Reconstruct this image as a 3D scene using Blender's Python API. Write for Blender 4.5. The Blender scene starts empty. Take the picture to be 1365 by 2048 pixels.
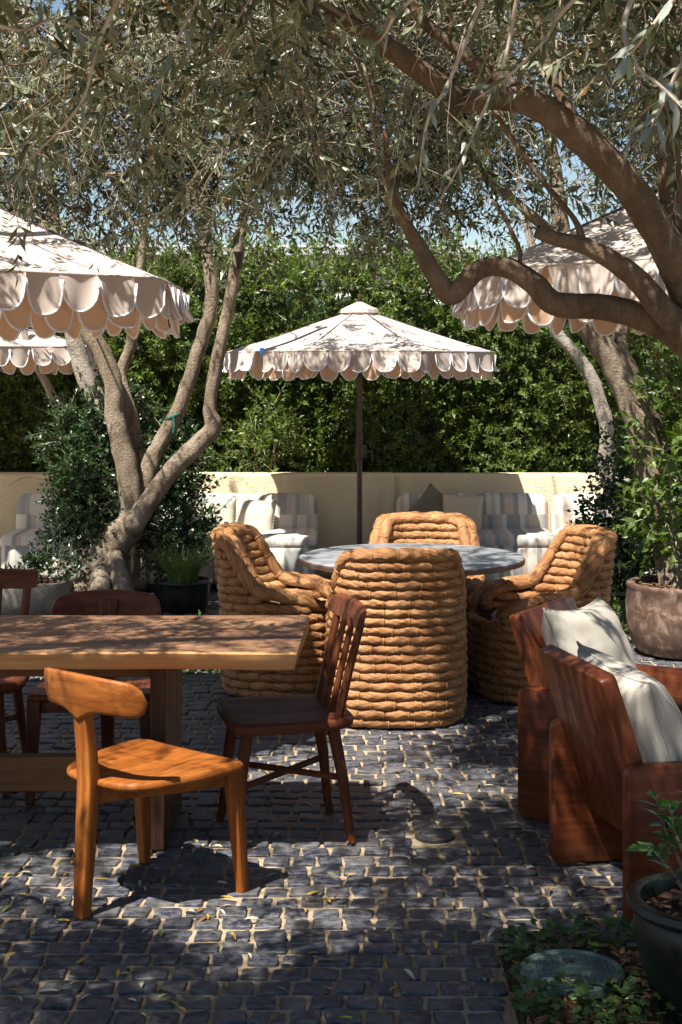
import bpy, bmesh, math, random
import numpy as np
from mathutils import Vector, Matrix, noise

R = math.radians
PI = math.pi
random.seed(11)
rng = np.random.default_rng(11)
S = bpy.context.scene
COL = S.collection

# ------------------------------------------------------------------ camera, sky, sun, exposure
F, H, YH, CX = 3000.0, 1.72, 740.0, 682.5       # focal length in photo pixels, eye height, horizon row
cd = bpy.data.cameras.new('camera')
cam = bpy.data.objects.new('camera', cd)
COL.objects.link(cam)
cam.location = (0, 0, H)
cam.rotation_euler = (R(90), 0, 0)
cd.sensor_fit = 'AUTO'
cd.sensor_width = 36
cd.lens = F / 2048 * 36
cd.shift_y = -(1024 - YH) / 2048
cd.clip_start = 0.05
cd.clip_end = 800
S.camera = cam

SUN_EL, SUN_AZ = R(61), math.atan2(-0.60, -0.80)   # sun stands behind the camera's left shoulder
LD = Vector((0.60 * math.cos(SUN_EL), 0.80 * math.cos(SUN_EL), -math.sin(SUN_EL))).normalized()   # direction the light travels
w = bpy.data.worlds.new('World')
S.world = w
w.use_nodes = True
nt = w.node_tree
nt.nodes.clear()
sk = nt.nodes.new('ShaderNodeTexSky')
sk.sky_type = 'NISHITA'
sk.sun_disc = False
sk.sun_elevation = SUN_EL
sk.sun_rotation = math.atan2(-LD.x, -LD.y)
sk.dust_density = 0.25
sk.air_density = 1.0
bg = nt.nodes.new('ShaderNodeBackground')
bg.inputs['Strength'].default_value = 0.05
out = nt.nodes.new('ShaderNodeOutputWorld')
nt.links.new(sk.outputs[0], bg.inputs[0])
nt.links.new(bg.outputs[0], out.inputs[0])
sl = bpy.data.lights.new('sun', 'SUN')
sl.energy = 5.0
sl.angle = R(0.55)
sl.color = (1.0, 0.95, 0.87)
so = bpy.data.objects.new('sun', sl)
COL.objects.link(so)
so.rotation_euler = LD.to_track_quat('-Z', 'Y').to_euler()
so.location = (-6, -8, 14)
S.view_settings.view_transform = 'Standard'
S.view_settings.look = 'None'
S.view_settings.gamma = 1
S.view_settings.use_curve_mapping = False
S.view_settings.exposure = 1.42
S.cycles.max_bounces = 8
S.cycles.transparent_max_bounces = 4

# ------------------------------------------------------------------ helpers
def at(px, py, d):
    return Vector(((px - CX) * d / F, d, H - (py - YH) * d / F))
def ground(px, py, z=0.0):
    return at(px, py, F * (H - z) / (py - YH))
def proj(p):
    return CX + p[0] * F / p[1], YH - (p[2] - H) * F / p[1]

def tag(o, label=None, cat=None, group=None, kind=None):
    if label: o['label'] = label
    if cat: o['category'] = cat
    if group: o['group'] = group
    if kind: o['kind'] = kind
    return o
def thing(name, label, cat, loc=(0, 0, 0), rz=0.0, group=None):
    o = bpy.data.objects.new(name, None)
    o.empty_display_size = 0.1
    COL.objects.link(o)
    o.location = loc
    o.rotation_euler = (0, 0, rz)
    return tag(o, label, cat, group)
def link(name, me, parent=None):
    o = bpy.data.objects.new(name, me)
    COL.objects.link(o)
    if parent is not None: o.parent = parent
    return o
def dup(root, loc, rz, label=None, group=None):
    kids = {}
    for o in S.objects:
        if o.parent: kids.setdefault(o.parent.name, []).append(o)
    r = root.copy(); COL.objects.link(r)
    r.location = loc; r.rotation_euler = (0, 0, rz)
    if label: r['label'] = label
    if group: r['group'] = group
    for ch in kids.get(root.name, []):
        c = ch.copy(); COL.objects.link(c); c.parent = r
        for g in kids.get(ch.name, []):
            e = g.copy(); COL.objects.link(e); e.parent = c
    return r

def spline(P, n=6):
    """Catmull-Rom through points (any dimension), n samples a span."""
    P = np.array(P, float)
    if len(P) < 3: n = max(n, 2)
    Q = np.vstack([2 * P[0] - P[1], P, 2 * P[-1] - P[-2]])
    out = []
    for i in range(1, len(Q) - 2):
        a, b, c, d = Q[i - 1], Q[i], Q[i + 1], Q[i + 2]
        for t in np.linspace(0, 1, n, endpoint=False):
            out.append(0.5 * ((2 * b) + (-a + c) * t + (2 * a - 5 * b + 4 * c - d) * t * t + (-a + 3 * b - 3 * c + d) * t ** 3))
    out.append(P[-1])
    return np.array(out)

def rbm(sx, sy, sz, r, seg=2):
    bm = bmesh.new()
    bmesh.ops.create_cube(bm, size=1)
    bmesh.ops.scale(bm, vec=(sx, sy, sz), verts=bm.verts)
    if r > 0:
        bmesh.ops.bevel(bm, geom=list(bm.edges), offset=r, segments=seg, profile=0.5, affect='EDGES')
    return bm

class MB:
    def __init__(s):
        s.v = []; s.f = []; s.m = []; s.uv = []
    def add(s, V, Fc, mi=0, M=None, uv=None):
        b = len(s.v)
        for p in V:
            p = Vector(p)
            s.v.append(M @ p if M is not None else p)
        for k, f in enumerate(Fc):
            s.f.append([b + i for i in f]); s.m.append(mi if isinstance(mi, int) else mi[k])
            s.uv.append(uv[k] if uv else [(0, 0)] * len(f))
        return s
    def bm(s, bm, M=None, mi=0):
        bm.verts.index_update()
        s.add([v.co.copy() for v in bm.verts], [[v.index for v in f.verts] for f in bm.faces], mi, M)
        bm.free()
        return s
    def box(s, size, loc=(0, 0, 0), r=0.0, seg=2, M=None, mi=0):
        T = Matrix.Translation(loc)
        return s.bm(rbm(*size, r, seg), (M @ T) if M is not None else T, mi)
    def tube(s, pts, rad, n=8, mi=0, nz=0.0, nf=8.0, closed=False, sq=None, cap=True, uvs=False, strand=None):
        pts = [Vector(p) for p in pts]
        N = len(pts)
        rad = [rad] * N if isinstance(rad, (int, float)) else list(rad)
        T = []
        for i in range(N):
            a = pts[i - 1] if (i > 0 or closed) else pts[i]
            b = pts[(i + 1) % N] if (i < N - 1 or closed) else pts[i]
            t = b - a
            T.append(t.normalized() if t.length > 1e-9 else Vector((0, 0, 1)))
        up = Vector((0, 0, 1)) if abs(T[0].z) < 0.9 else Vector((1, 0, 0))
        if sq is not None: up = Vector((0, 0, 1))
        V = []; nr = None; ln = 0; L = []
        for i in range(N):
            if nr is None or sq is not None: nr = up - T[i] * up.dot(T[i])
            else: nr = nr - T[i] * nr.dot(T[i])
            nr.normalize()
            bn = T[i].cross(nr)
            if i: ln += (pts[i] - pts[i - 1]).length
            L.append(ln)
            for j in range(n):
                a = 2 * PI * j / n
                q = nr * math.cos(a) + bn * math.sin(a)
                r = rad[i]
                if strand: r *= 1 + strand[0] * (abs(math.cos(strand[1] * .5 * (a + strand[2] * L[-1]))) - .6)
                if sq is not None: q = nr * math.cos(a) * sq[0] + bn * math.sin(a) * sq[1]
                p = pts[i] + q * r
                if nz: p += q * r * nz * (noise.noise(p * nf) + 0.6 * noise.noise(p * nf * 2.7 + Vector((9, 2, 4))))
                V.append(p)
        Fc = []; uv = []
        for i in range(N if closed else N - 1):
            for j in range(n):
                a, b = i * n + j, i * n + (j + 1) % n
                k = (i + 1) % N
                Fc.append([a, b, k * n + (j + 1) % n, k * n + j])
                if uvs:
                    l1 = L[i + 1] if i < N - 1 else ln + 0.014
                    c = 2 * PI * rad[i] / n
                    uv.append([(L[i], j * c), (L[i], (j + 1) * c), (l1, (j + 1) * c), (l1, j * c)])
        if cap and not closed:
            Fc.append(list(range(n))[::-1]); Fc.append([(N - 1) * n + j for j in range(n)])
            if uvs: uv += [[(0, 0)] * n, [(0, 0)] * n]
        s.add(V, Fc, mi, uv=uv if uvs else None)
        return s
    def lathe(s, prof, n=36, loc=(0, 0, 0), mi=0, sx=1, sy=1, wob=0.0):
        V = []; Fc = []
        for (r, z) in prof:
            for j in range(n):
                a = 2 * PI * j / n
                q = 1 + wob * noise.noise(Vector((math.cos(a) * 1.3, math.sin(a) * 1.3, z * 4)))
                V.append((loc[0] + r * q * sx * math.cos(a), loc[1] + r * q * sy * math.sin(a), loc[2] + z))
        for i in range(len(prof) - 1):
            for j in range(n):
                k = (j + 1) % n
                Fc.append([i * n + j, i * n + k, (i + 1) * n + k, (i + 1) * n + j])
        if prof[0][0] > 1e-6: Fc.append(list(range(n))[::-1])
        if prof[-1][0] > 1e-6: Fc.append([(len(prof) - 1) * n + j for j in range(n)])
        return s.add(V, Fc, mi)
    def mesh(s, name, mats, org=None, sharp=38, uv=False):
        me = bpy.data.meshes.new(name)
        V = [p - org for p in s.v] if org is not None else s.v
        me.from_pydata([tuple(p) for p in V], [], s.f)
        for m in (mats if isinstance(mats, (list, tuple)) else [mats]): me.materials.append(m)
        me.polygons.foreach_set('material_index', s.m)
        if uv:
            l = me.uv_layers.new(name='UVMap')
            flat = [c for f in s.uv for p in f for c in p]
            l.data.foreach_set('uv', flat)
        me.polygons.foreach_set('use_smooth', [True] * len(s.f))
        if sharp: me.set_sharp_from_angle(angle=R(sharp))
        me.update()
        return me
    def build(s, name, mats, parent=None, org=None, sharp=38, uv=False):
        if org is None and parent is not None and s_world(parent): org = None
        return link(name, s.mesh(name, mats, org, sharp, uv), parent)
def s_world(p): return False

def np_mesh(name, V, T, mi, mats, parent=None, smooth=False):
    """big triangle mesh from numpy arrays"""
    me = bpy.data.meshes.new(name)
    V = np.asarray(V, np.float32); T = np.asarray(T, np.int32)
    me.vertices.add(len(V)); me.vertices.foreach_set('co', V.ravel())
    me.loops.add(T.size); me.loops.foreach_set('vertex_index', T.ravel())
    me.polygons.add(len(T))
    me.polygons.foreach_set('loop_start', np.arange(0, T.size, 3, dtype=np.int32))
    me.polygons.foreach_set('loop_total', np.full(len(T), 3, np.int32))
    for m in mats: me.materials.append(m)
    me.polygons.foreach_set('material_index', np.asarray(mi, np.int32))
    me.polygons.foreach_set('use_smooth', np.full(len(T), smooth))
    me.update(); me.validate()
    return link(name, me, parent)

def scatter(templates, which, Ms, locs):
    """templates: list of (V,T,mi); every copy i uses template which[i], 3x3 Ms[i], loc locs[i]"""
    VV, TT, MM = [], [], []
    base = 0
    which = np.asarray(which)
    for k, (V, T, mi) in enumerate(templates):
        idx = np.where(which == k)[0]
        if not len(idx): continue
        P = np.einsum('nij,vj->nvi', Ms[idx], V) + locs[idx][:, None, :]
        n, v = len(idx), len(V)
        TT.append((T[None] + (base + np.arange(n) * v)[:, None, None]).reshape(-1, 3))
        VV.append(P.reshape(-1, 3)); MM.append(np.tile(mi, n))
        base += n * v
    return np.vstack(VV), np.vstack(TT), np.concatenate(MM)

def frame(d, roll, sc=1.0):
    d = Vector(d).normalized()
    up = Vector((0, 0, 1)) if abs(d.z) < 0.95 else Vector((1, 0, 0))
    y = up.cross(d).normalized(); z = d.cross(y)
    c, s_ = math.cos(roll), math.sin(roll)
    y2 = y * c + z * s_; z2 = z * c - y * s_
    return np.array([[d.x, y2.x, z2.x], [d.y, y2.y, z2.y], [d.z, y2.z, z2.z]]) * sc

def rdir(z0=-1, z1=1):
    a = random.uniform(0, 2 * PI); z = random.uniform(z0, z1); r = math.sqrt(max(0, 1 - z * z))
    return Vector((r * math.cos(a), r * math.sin(a), z))

# ------------------------------------------------------------------ materials
def new_mat(name, rough=0.6, spec=0.5):
    m = bpy.data.materials.new(name); m.use_nodes = True
    nt = m.node_tree; b = nt.nodes['Principled BSDF']
    b.inputs['Roughness'].default_value = rough
    b.inputs['Specular IOR Level'].default_value = spec
    return m, nt, b
def N(nt, t, **kw):
    n = nt.nodes.new('ShaderNode' + t)
    for k, v in kw.items():
        if k in n.inputs:
            if isinstance(v, bpy.types.NodeSocket): nt.links.new(v, n.inputs[k])
            else: n.inputs[k].default_value = v
        else: setattr(n, k, v)
    return n
def ramp(nt, fac, stops, const=False):
    n = nt.nodes.new('ShaderNodeValToRGB')
    e = n.color_ramp.elements
    while len(e) < len(stops): e.new(0.5)
    for i, (p, c) in enumerate(stops):
        e[i].position = p; e[i].color = (*c, 1)
    if const: n.color_ramp.interpolation = 'CONSTANT'
    nt.links.new(fac, n.inputs[0])
    return n.outputs[0]
def math_(nt, op, a, b=0.0, c=None):
    n = nt.nodes.new('ShaderNodeMath'); n.operation = op
    for i, x in enumerate((a, b) if c is None else (a, b, c)):
        if isinstance(x, bpy.types.NodeSocket): nt.links.new(x, n.inputs[i])
        else: n.inputs[i].default_value = x
    return n.outputs[0]
def mix(nt, f, a, b, mode='MIX'):
    n = nt.nodes.new('ShaderNodeMix'); n.data_type = 'RGBA'; n.blend_type = mode
    for s_, x in ((n.inputs[0], f), (n.inputs[6], a), (n.inputs[7], b)):
        if isinstance(x, bpy.types.NodeSocket): nt.links.new(x, s_)
        elif isinstance(x, (tuple, list)): s_.default_value = (*x, 1)
        else: s_.default_value = x
    return n.outputs[2]
def coords(nt, scale=(1, 1, 1), which='Object', rot=(0, 0, 0)):
    tc = nt.nodes.new('ShaderNodeTexCoord')
    mp = nt.nodes.new('ShaderNodeMapping')
    mp.inputs['Scale'].default_value = scale; mp.inputs['Rotation'].default_value = rot
    nt.links.new(tc.outputs[which], mp.inputs[0])
    return mp.outputs[0]
def nz(nt, vec, scale, detail=4, rough=0.55, dist=0.0):
    n = N(nt, 'TexNoise', Scale=scale, Detail=detail, Roughness=rough, Distortion=dist)
    if vec is not None: nt.links.new(vec, n.inputs['Vector'])
    return n.outputs[0]
def bump(nt, b, h, strength=0.3, dist=0.01):
    n = N(nt, 'Bump', Strength=strength, Distance=dist, Height=h)
    nt.links.new(n.outputs[0], b.inputs['Normal'])
def setc(nt, b, c):
    if isinstance(c, (tuple, list)): b.inputs['Base Color'].default_value = (*c, 1)
    else: nt.links.new(c, b.inputs['Base Color'])
def island(nt): return nt.nodes.new('ShaderNodeNewGeometry').outputs['Random Per Island']
def objrand(nt): return nt.nodes.new('ShaderNodeObjectInfo').outputs['Random']

M = {}
def simple(name, col, rough=0.6, spec=0.5, var=0.25, sc=8.0, bs=0.0, bd=0.01, metal=0.0, bsc=None):
    m, nt, b = new_mat(name, rough, spec)
    v = coords(nt)
    f = nz(nt, v, sc, 5, 0.6)
    lo = tuple(c * (1 - var) for c in col); hi = tuple(min(1, c * (1 + var)) for c in col)
    setc(nt, b, ramp(nt, f, [(0.3, lo), (0.7, hi)]))
    b.inputs['Metallic'].default_value = metal
    if bs: bump(nt, b, nz(nt, v, bsc or sc * 6, 4, 0.65), bs, bd)
    M[name] = m
    return m

def wood(name, dark, mid, light, axis='x', rough=0.42, sc=1.0, saw=False, coat=0.0):
    m, nt, b = new_mat(name, rough, 0.20)
    s = {'x': (1.2, 26, 26), 'y': (26, 1.2, 26), 'z': (26, 26, 1.2)}[axis]
    tc = coords(nt, tuple(q * sc for q in s))
    g = nz(nt, tc, 1.0, 7, 0.62, 0.5)
    fine = nz(nt, coords(nt, tuple(q * sc * 5 for q in s)), 1.0, 3, 0.6)
    big = nz(nt, coords(nt, tuple((q * 0.18 + 1.0) * sc for q in s)), 1.0, 3, 0.5, 0.6)
    f = math_(nt, 'ADD', math_(nt, 'MULTIPLY', g, 0.6), math_(nt, 'MULTIPLY', fine, 0.2))
    f = math_(nt, 'ADD', f, math_(nt, 'MULTIPLY', big, 0.25))
    c = ramp(nt, f, [(0.33, dark), (0.52, mid), (0.72, light)])
    setc(nt, b, c)
    rr = ramp(nt, g, [(0.3, (rough + 0.12,) * 3), (0.7, (rough - 0.06,) * 3)])
    nt.links.new(rr, b.inputs['Roughness'])
    h = math_(nt, 'ADD', g, math_(nt, 'MULTIPLY', fine, 0.7))
    if saw:
        wv = N(nt, 'TexWave', Scale=24.0, Distortion=2.0, Detail=3.0, **{'Detail Scale': 0.6})
        wv.bands_direction = 'X'
        nt.links.new(coords(nt, (1, 0.25, 0.2)), wv.inputs['Vector'])
        h = math_(nt, 'ADD', h, math_(nt, 'MULTIPLY', wv.outputs['Fac'], 0.5))
    bump(nt, b, h, 0.35 if saw else 0.18, 0.003)
    if coat:
        b.inputs['Coat Weight'].default_value = coat
        b.inputs['Coat Roughness'].default_value = 0.25
    M[name] = m
    return m

for ax in 'xyz':
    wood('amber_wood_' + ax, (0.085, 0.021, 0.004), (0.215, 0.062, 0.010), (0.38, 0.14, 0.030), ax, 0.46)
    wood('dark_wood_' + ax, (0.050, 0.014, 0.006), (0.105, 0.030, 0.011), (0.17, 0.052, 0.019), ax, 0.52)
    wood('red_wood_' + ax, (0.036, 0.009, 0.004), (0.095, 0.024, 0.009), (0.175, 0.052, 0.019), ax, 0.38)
wood('slab_top', (0.085, 0.040, 0.022), (0.20, 0.105, 0.058), (0.35, 0.205, 0.118), 'x', 0.5, 1.0, True)
wood('sapwood', (0.27, 0.130, 0.048), (0.42, 0.225, 0.090), (0.55, 0.33, 0.15), 'x', 0.5)
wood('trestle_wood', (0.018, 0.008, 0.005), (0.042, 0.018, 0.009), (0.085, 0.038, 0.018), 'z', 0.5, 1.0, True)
wood('trestle_rail', (0.06, 0.026, 0.011), (0.13, 0.058, 0.022), (0.21, 0.10, 0.04), 'x', 0.5, 1.0, True)

# setts
m, nt, b = new_mat('sett_stone', 0.45, 0.5)
r_ = math_(nt, 'FRACT', math_(nt, 'ADD', island(nt), objrand(nt)))
tc = N(nt, 'TexCoord').outputs['Object']
geo = nt.nodes.new('ShaderNodeNewGeometry').outputs['Position']
c1 = ramp(nt, r_, [(0, (0.009, 0.011, 0.018)), (0.3, (0.018, 0.023, 0.043)), (0.55, (0.028, 0.033, 0.051)), (0.8, (0.042, 0.044, 0.054)), (1, (0.078, 0.076, 0.076))])
blot = nz(nt, geo, 28, 6, 0.65)
c2 = mix(nt, ramp(nt, blot, [(0.42, (0, 0, 0)), (0.68, (1, 1, 1))]), c1, (0.125, 0.122, 0.12))
dust = nz(nt, geo, 3.2, 4, 0.6)
c2 = mix(nt, ramp(nt, nz(nt, geo, 55, 4, 0.7, 0.5), [(0.55, (0, 0, 0)), (0.66, (0.7, 0.7, 0.7))]), c2, (0.012, 0.012, 0.014))
c3 = mix(nt, ramp(nt, dust, [(0.52, (0, 0, 0)), (0.78, (0.45, 0.45, 0.45))]), c2, (0.19, 0.16, 0.125))
setc(nt, b, c3)
nt.links.new(ramp(nt, blot, [(0.3, (0.38,) * 3), (0.7, (0.62,) * 3)]), b.inputs['Roughness'])
bump(nt, b, math_(nt, 'ADD', nz(nt, geo, 90, 5, 0.7), math_(nt, 'MULTIPLY', blot, 1.2)), 0.55, 0.006)
M['sett'] = m
m, nt, b = new_mat('joint_sand', 0.95, 0.2)
geo = nt.nodes.new('ShaderNodeNewGeometry').outputs['Position']
g = nz(nt, geo, 260, 3, 0.8); g2 = nz(nt, geo, 6, 5, 0.6)
setc(nt, b, mix(nt, math_(nt, 'MULTIPLY', g2, 0.8), ramp(nt, g, [(0.3, (0.25, 0.18, 0.11)), (0.7, (0.52, 0.41, 0.28))]), (0.24, 0.175, 0.11)))
bump(nt, b, math_(nt, 'ADD', g, g2), 0.6, 0.006)
M['sand'] = m
simple('earth', (0.14, 0.11, 0.08), 0.95, 0.2, 0.4, 3, 0.5, 0.02)
simple('mulch', (0.075, 0.042, 0.024), 0.9, 0.2, 0.5, 30, 0.8, 0.02)
simple('bark_chip', (0.20, 0.10, 0.05), 0.85, 0.2, 0.5, 12, 0.3, 0.004)
# stucco
m, nt, b = new_mat('stucco', 0.9, 0.2)
v = coords(nt)
f = nz(nt, v, 1.8, 5, 0.6)
dr = nz(nt, coords(nt, (5, 5, .5)), 1.0, 5, 0.6)
setc(nt, b, mix(nt, ramp(nt, dr, [(0.48, (0, 0, 0)), (0.75, (0.5, 0.5, 0.5))]), ramp(nt, f, [(0.25, (0.61, 0.50, 0.32)), (0.75, (0.70, 0.59, 0.40))]), (0.44, 0.36, 0.24)))
bump(nt, b, math_(nt, 'ADD', nz(nt, v, 75, 3, 0.6), math_(nt, 'MULTIPLY', nz(nt, v, 25, 3, 0.6), 0.8)), 0.9, 0.012)
M['stucco'] = m
simple('render_pale', (0.56, 0.49, 0.46), 0.9, 0.2, 0.08, 2, 0.2, 0.01)
simple('roof_grey', (0.45, 0.44, 0.47), 0.8, 0.3, 0.2, 4)
simple('glass_dark', (0.05, 0.06, 0.07), 0.1, 0.6, 0.1, 4)
# wicker
m, nt, b = new_mat('rush_rope', 0.55, 0.35)
uv = N(nt, 'UVMap').outputs[0]
sp = N(nt, 'SeparateXYZ', Vector=uv)
q = math_(nt, 'SUBTRACT', sp.outputs[1], math_(nt, 'MULTIPLY', sp.outputs[0], 0.42))
cv = N(nt, 'CombineXYZ', X=math_(nt, 'MULTIPLY', sp.outputs[0], 9.0), Y=math_(nt, 'MULTIPLY', q, 420.0)).outputs[0]
st = nz(nt, cv, 1.0, 4, 0.6)
cv2 = N(nt, 'CombineXYZ', X=math_(nt, 'MULTIPLY', sp.outputs[0], 5.0), Y=math_(nt, 'MULTIPLY', q, 90.0)).outputs[0]
st2 = nz(nt, cv2, 1.0, 2, 0.5)
big = nz(nt, coords(nt), 7, 3, 0.6)
fac = math_(nt, 'ADD', math_(nt, 'MULTIPLY', st, 0.65), math_(nt, 'ADD', math_(nt, 'MULTIPLY', st2, 0.3), math_(nt, 'MULTIPLY', big, 0.25)))
setc(nt, b, ramp(nt, fac, [(0.43, (0.045, 0.015, 0.005)), (0.53, (0.215, 0.080, 0.024)), (0.62, (0.40, 0.185, 0.066)), (0.76, (0.62, 0.375, 0.18))]))
bump(nt, b, math_(nt, 'ADD', st, st2), 0.9, 0.006)
M['rope'] = m
simple('rush_tie', (0.33, 0.17, 0.06), 0.6, 0.3, 0.3, 40, 0.4, 0.002)
# stone table top
m, nt, b = new_mat('table_stone', 0.42, 0.5)
v = coords(nt)
f = nz(nt, v, 5, 7, 0.65, 0.8); g = nz(nt, v, 60, 3, 0.6)
setc(nt, b, ramp(nt, math_(nt, 'ADD', math_(nt, 'MULTIPLY', f, 0.8), math_(nt, 'MULTIPLY', g, 0.2)), [(0.32, (0.16, 0.17, 0.18)), (0.55, (0.24, 0.25, 0.26)), (0.72, (0.34, 0.34, 0.345))]))
bump(nt, b, g, 0.1, 0.002)
M['table_stone'] = m
simple('rim_bronze', (0.085, 0.045, 0.026), 0.5, 0.5, 0.3, 12)
simple('black_metal', (0.018, 0.017, 0.017), 0.45, 0.5, 0.2, 12)
simple('pole_brown', (0.055, 0.030, 0.021), 0.4, 0.5, 0.2, 10)
simple('teal_tie', (0.01, 0.11, 0.085), 0.5, 0.4, 0.1, 10)
simple('blue_tape', (0.02, 0.16, 0.50), 0.5, 0.4, 0.1, 10)

def fabric(name, col, weave=520, var=0.06, rough=0.9, rib=None, trans=0.0, streak=0.0):
    m, nt, b = new_mat(name, rough, 0.15)
    v = coords(nt)
    wx = N(nt, 'TexWave', Scale=weave / 6.283, Distortion=1.2, Detail=1.0); wx.bands_direction = 'X'
    wz = N(nt, 'TexWave', Scale=weave / 6.283, Distortion=1.2, Detail=1.0); wz.bands_direction = 'Z'
    nt.links.new(v, wx.inputs['Vector']); nt.links.new(v, wz.inputs['Vector'])
    h = math_(nt, 'ADD', wx.outputs['Fac'], wz.outputs['Fac'])
    f = nz(nt, v, 9, 4, 0.6)
    c = ramp(nt, f, [(0.3, tuple(x * (1 - var) for x in col)), (0.7, tuple(min(1, x * (1 + var)) for x in col))])
    if streak:
        sx = nz(nt, coords(nt, (150, 150, 6)), 1.0, 3, 0.6)
        c = mix(nt, ramp(nt, sx, [(0.35, (0, 0, 0)), (0.65, (1, 1, 1))]), c, tuple(x * (1 - streak) for x in col))
    if rib:
        wr = N(nt, 'TexWave', Scale=rib / 6.283 * 2, Distortion=0.3, Detail=1.0); wr.bands_direction = 'X'
        nt.links.new(v, wr.inputs['Vector'])
        c = mix(nt, ramp(nt, wr.outputs['Fac'], [(0.15, (1, 1, 1)), (0.45, (0, 0, 0))]), c, tuple(x * 0.62 for x in col))
        h = math_(nt, 'ADD', math_(nt, 'MULTIPLY', wr.outputs['Fac'], 2.5), math_(nt, 'MULTIPLY', h, 0.4))
    setc(nt, b, c)
    bump(nt, b, h, 0.35, 0.002)
    if trans:
        tr = N(nt, 'BsdfTranslucent'); nt.links.new(c, tr.inputs[0])
        mx = N(nt, 'MixShader'); mx.inputs[0].default_value = trans
        nt.links.new(b.outputs[0], mx.inputs[1]); nt.links.new(tr.outputs[0], mx.inputs[2])
        nt.links.new(mx.outputs[0], nt.nodes['Material Output'].inputs[0])
    M[name] = m
    return m
fabric('canopy_cloth', (0.64, 0.545, 0.48), 900, 0.03, 0.85, None, 0.22)
fabric('inner_scallop_cloth', (0.66, 0.43, 0.29), 900, 0.03, 0.85, None, 0.35)  # inner scallop layer is coloured peach, warmer than the canopy
fabric('piping_cloth', (0.78, 0.78, 0.82), 900, 0.03)
fabric('linen_grey', (0.38, 0.35, 0.30), 700, 0.06, 0.9, None, 0, 0.12)
fabric('seat_linen', (0.66, 0.62, 0.56), 700, 0.05, 0.9, None, 0, 0.12)
fabric('rib_cream', (0.70, 0.60, 0.47), 700, 0.05, 0.9, 260)
fabric('rib_beige', (0.62, 0.49, 0.36), 700, 0.05, 0.9, 260)
fabric('plain_cream', (0.74, 0.67, 0.54), 700, 0.04)
fabric('sage', (0.46, 0.46, 0.37), 700, 0.05)
fabric('olive_brown', (0.17, 0.15, 0.11), 700, 0.08)
def stripes(name, seed):
    m, nt, b = new_mat(name, 0.9, 0.15)
    v = coords(nt)
    sp = N(nt, 'SeparateXYZ', Vector=v)
    row = math_(nt, 'GREATER_THAN', sp.outputs[2], 0.545)
    row2 = math_(nt, 'GREATER_THAN', sp.outputs[2], 0.36)
    wob = math_(nt, 'MULTIPLY', math_(nt, 'SUBTRACT', nz(nt, coords(nt, (1, 1, 14)), 3, 3, 0.7), 0.5), 0.35)
    xx = math_(nt, 'ADD', math_(nt, 'ADD', math_(nt, 'MULTIPLY', sp.outputs[0], 27.0), wob), math_(nt, 'ADD', math_(nt, 'MULTIPLY', row, 13.37), math_(nt, 'MULTIPLY', row2, 31.71)))
    fl = math_(nt, 'FLOOR', math_(nt, 'ADD', xx, seed))
    wn = N(nt, 'TexWhiteNoise', noise_dimensions='1D'); nt.links.new(fl, wn.inputs['W'])
    c = ramp(nt, wn.outputs[0], [(0.0, (0.64, 0.575, 0.49)), (0.38, (0.32, 0.315, 0.285)), (0.66, (0.54, 0.42, 0.34)), (0.84, (0.43, 0.40, 0.355))], True)
    f = nz(nt, coords(nt, (300, 300, 20)), 1, 3, 0.6)
    c = mix(nt, 0.12, c, ramp(nt, f, [(0.3, (0.2, 0.2, 0.2)), (0.7, (1, 1, 1))]), 'MULTIPLY')
    setc(nt, b, c)
    bump(nt, b, nz(nt, v, 420, 2, 0.6), 0.35, 0.002)
    return m
# bark
def bark(name, a, bcol, c):
    m, nt, b = new_mat(name, 0.85, 0.2)
    v = coords(nt)
    f = nz(nt, coords(nt, (9, 9, 3.0)), 1.3, 6, 0.65, 0.8)
    g = nz(nt, v, 55, 5, 0.7)
    big = nz(nt, v, 3.5, 3, 0.5)
    t = math_(nt, 'ADD', math_(nt, 'MULTIPLY', f, 0.55), math_(nt, 'ADD', math_(nt, 'MULTIPLY', g, 0.2), math_(nt, 'MULTIPLY', big, 0.3)))
    setc(nt, b, ramp(nt, t, [(0.36, a), (0.53, bcol), (0.68, c)]))
    bump(nt, b, math_(nt, 'ADD', f, math_(nt, 'MULTIPLY', g, 0.8)), 1.0, 0.035)
    M[name] = m
bark('olive_bark', (0.11, 0.078, 0.052), (0.27, 0.21, 0.15), (0.40, 0.33, 0.25))
bark('pale_bark', (0.20, 0.16, 0.12), (0.38, 0.33, 0.27), (0.50, 0.45, 0.38))
bark('near_bark', (0.10, 0.065, 0.042), (0.21, 0.145, 0.095), (0.32, 0.24, 0.17))
simple('twig', (0.36, 0.295, 0.23), 0.8, 0.2, 0.45, 9)
simple('thin_bark', (0.21, 0.165, 0.12), 0.85, 0.2, 0.4, 9)

def leafmat(name, cols, under=None, rough=0.4, spec=0.5, trans=0.25, tcol=None, perobj=False):
    m, nt, b = new_mat(name, rough, spec)
    r_ = island(nt)
    if perobj: r_ = math_(nt, 'FRACT', math_(nt, 'ADD', r_, objrand(nt)))
    n_ = len(cols)
    c = ramp(nt, r_, [(i / max(1, n_ - 1), q) for i, q in enumerate(cols)])
    top = c
    if under:
        bf = nt.nodes.new('ShaderNodeNewGeometry').outputs['Backfacing']
        c = mix(nt, bf, c, under)
    setc(nt, b, c)
    tr = N(nt, 'BsdfTranslucent')
    nt.links.new(mix(nt, 1.0, top, tcol or (1.3, 1.7, 0.5), 'MULTIPLY'), tr.inputs[0])
    mx = N(nt, 'MixShader'); mx.inputs[0].default_value = trans
    nt.links.new(b.outputs[0], mx.inputs[1]); nt.links.new(tr.outputs[0], mx.inputs[2])
    nt.links.new(mx.outputs[0], nt.nodes['Material Output'].inputs[0])
    M[name] = m
    return m
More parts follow.
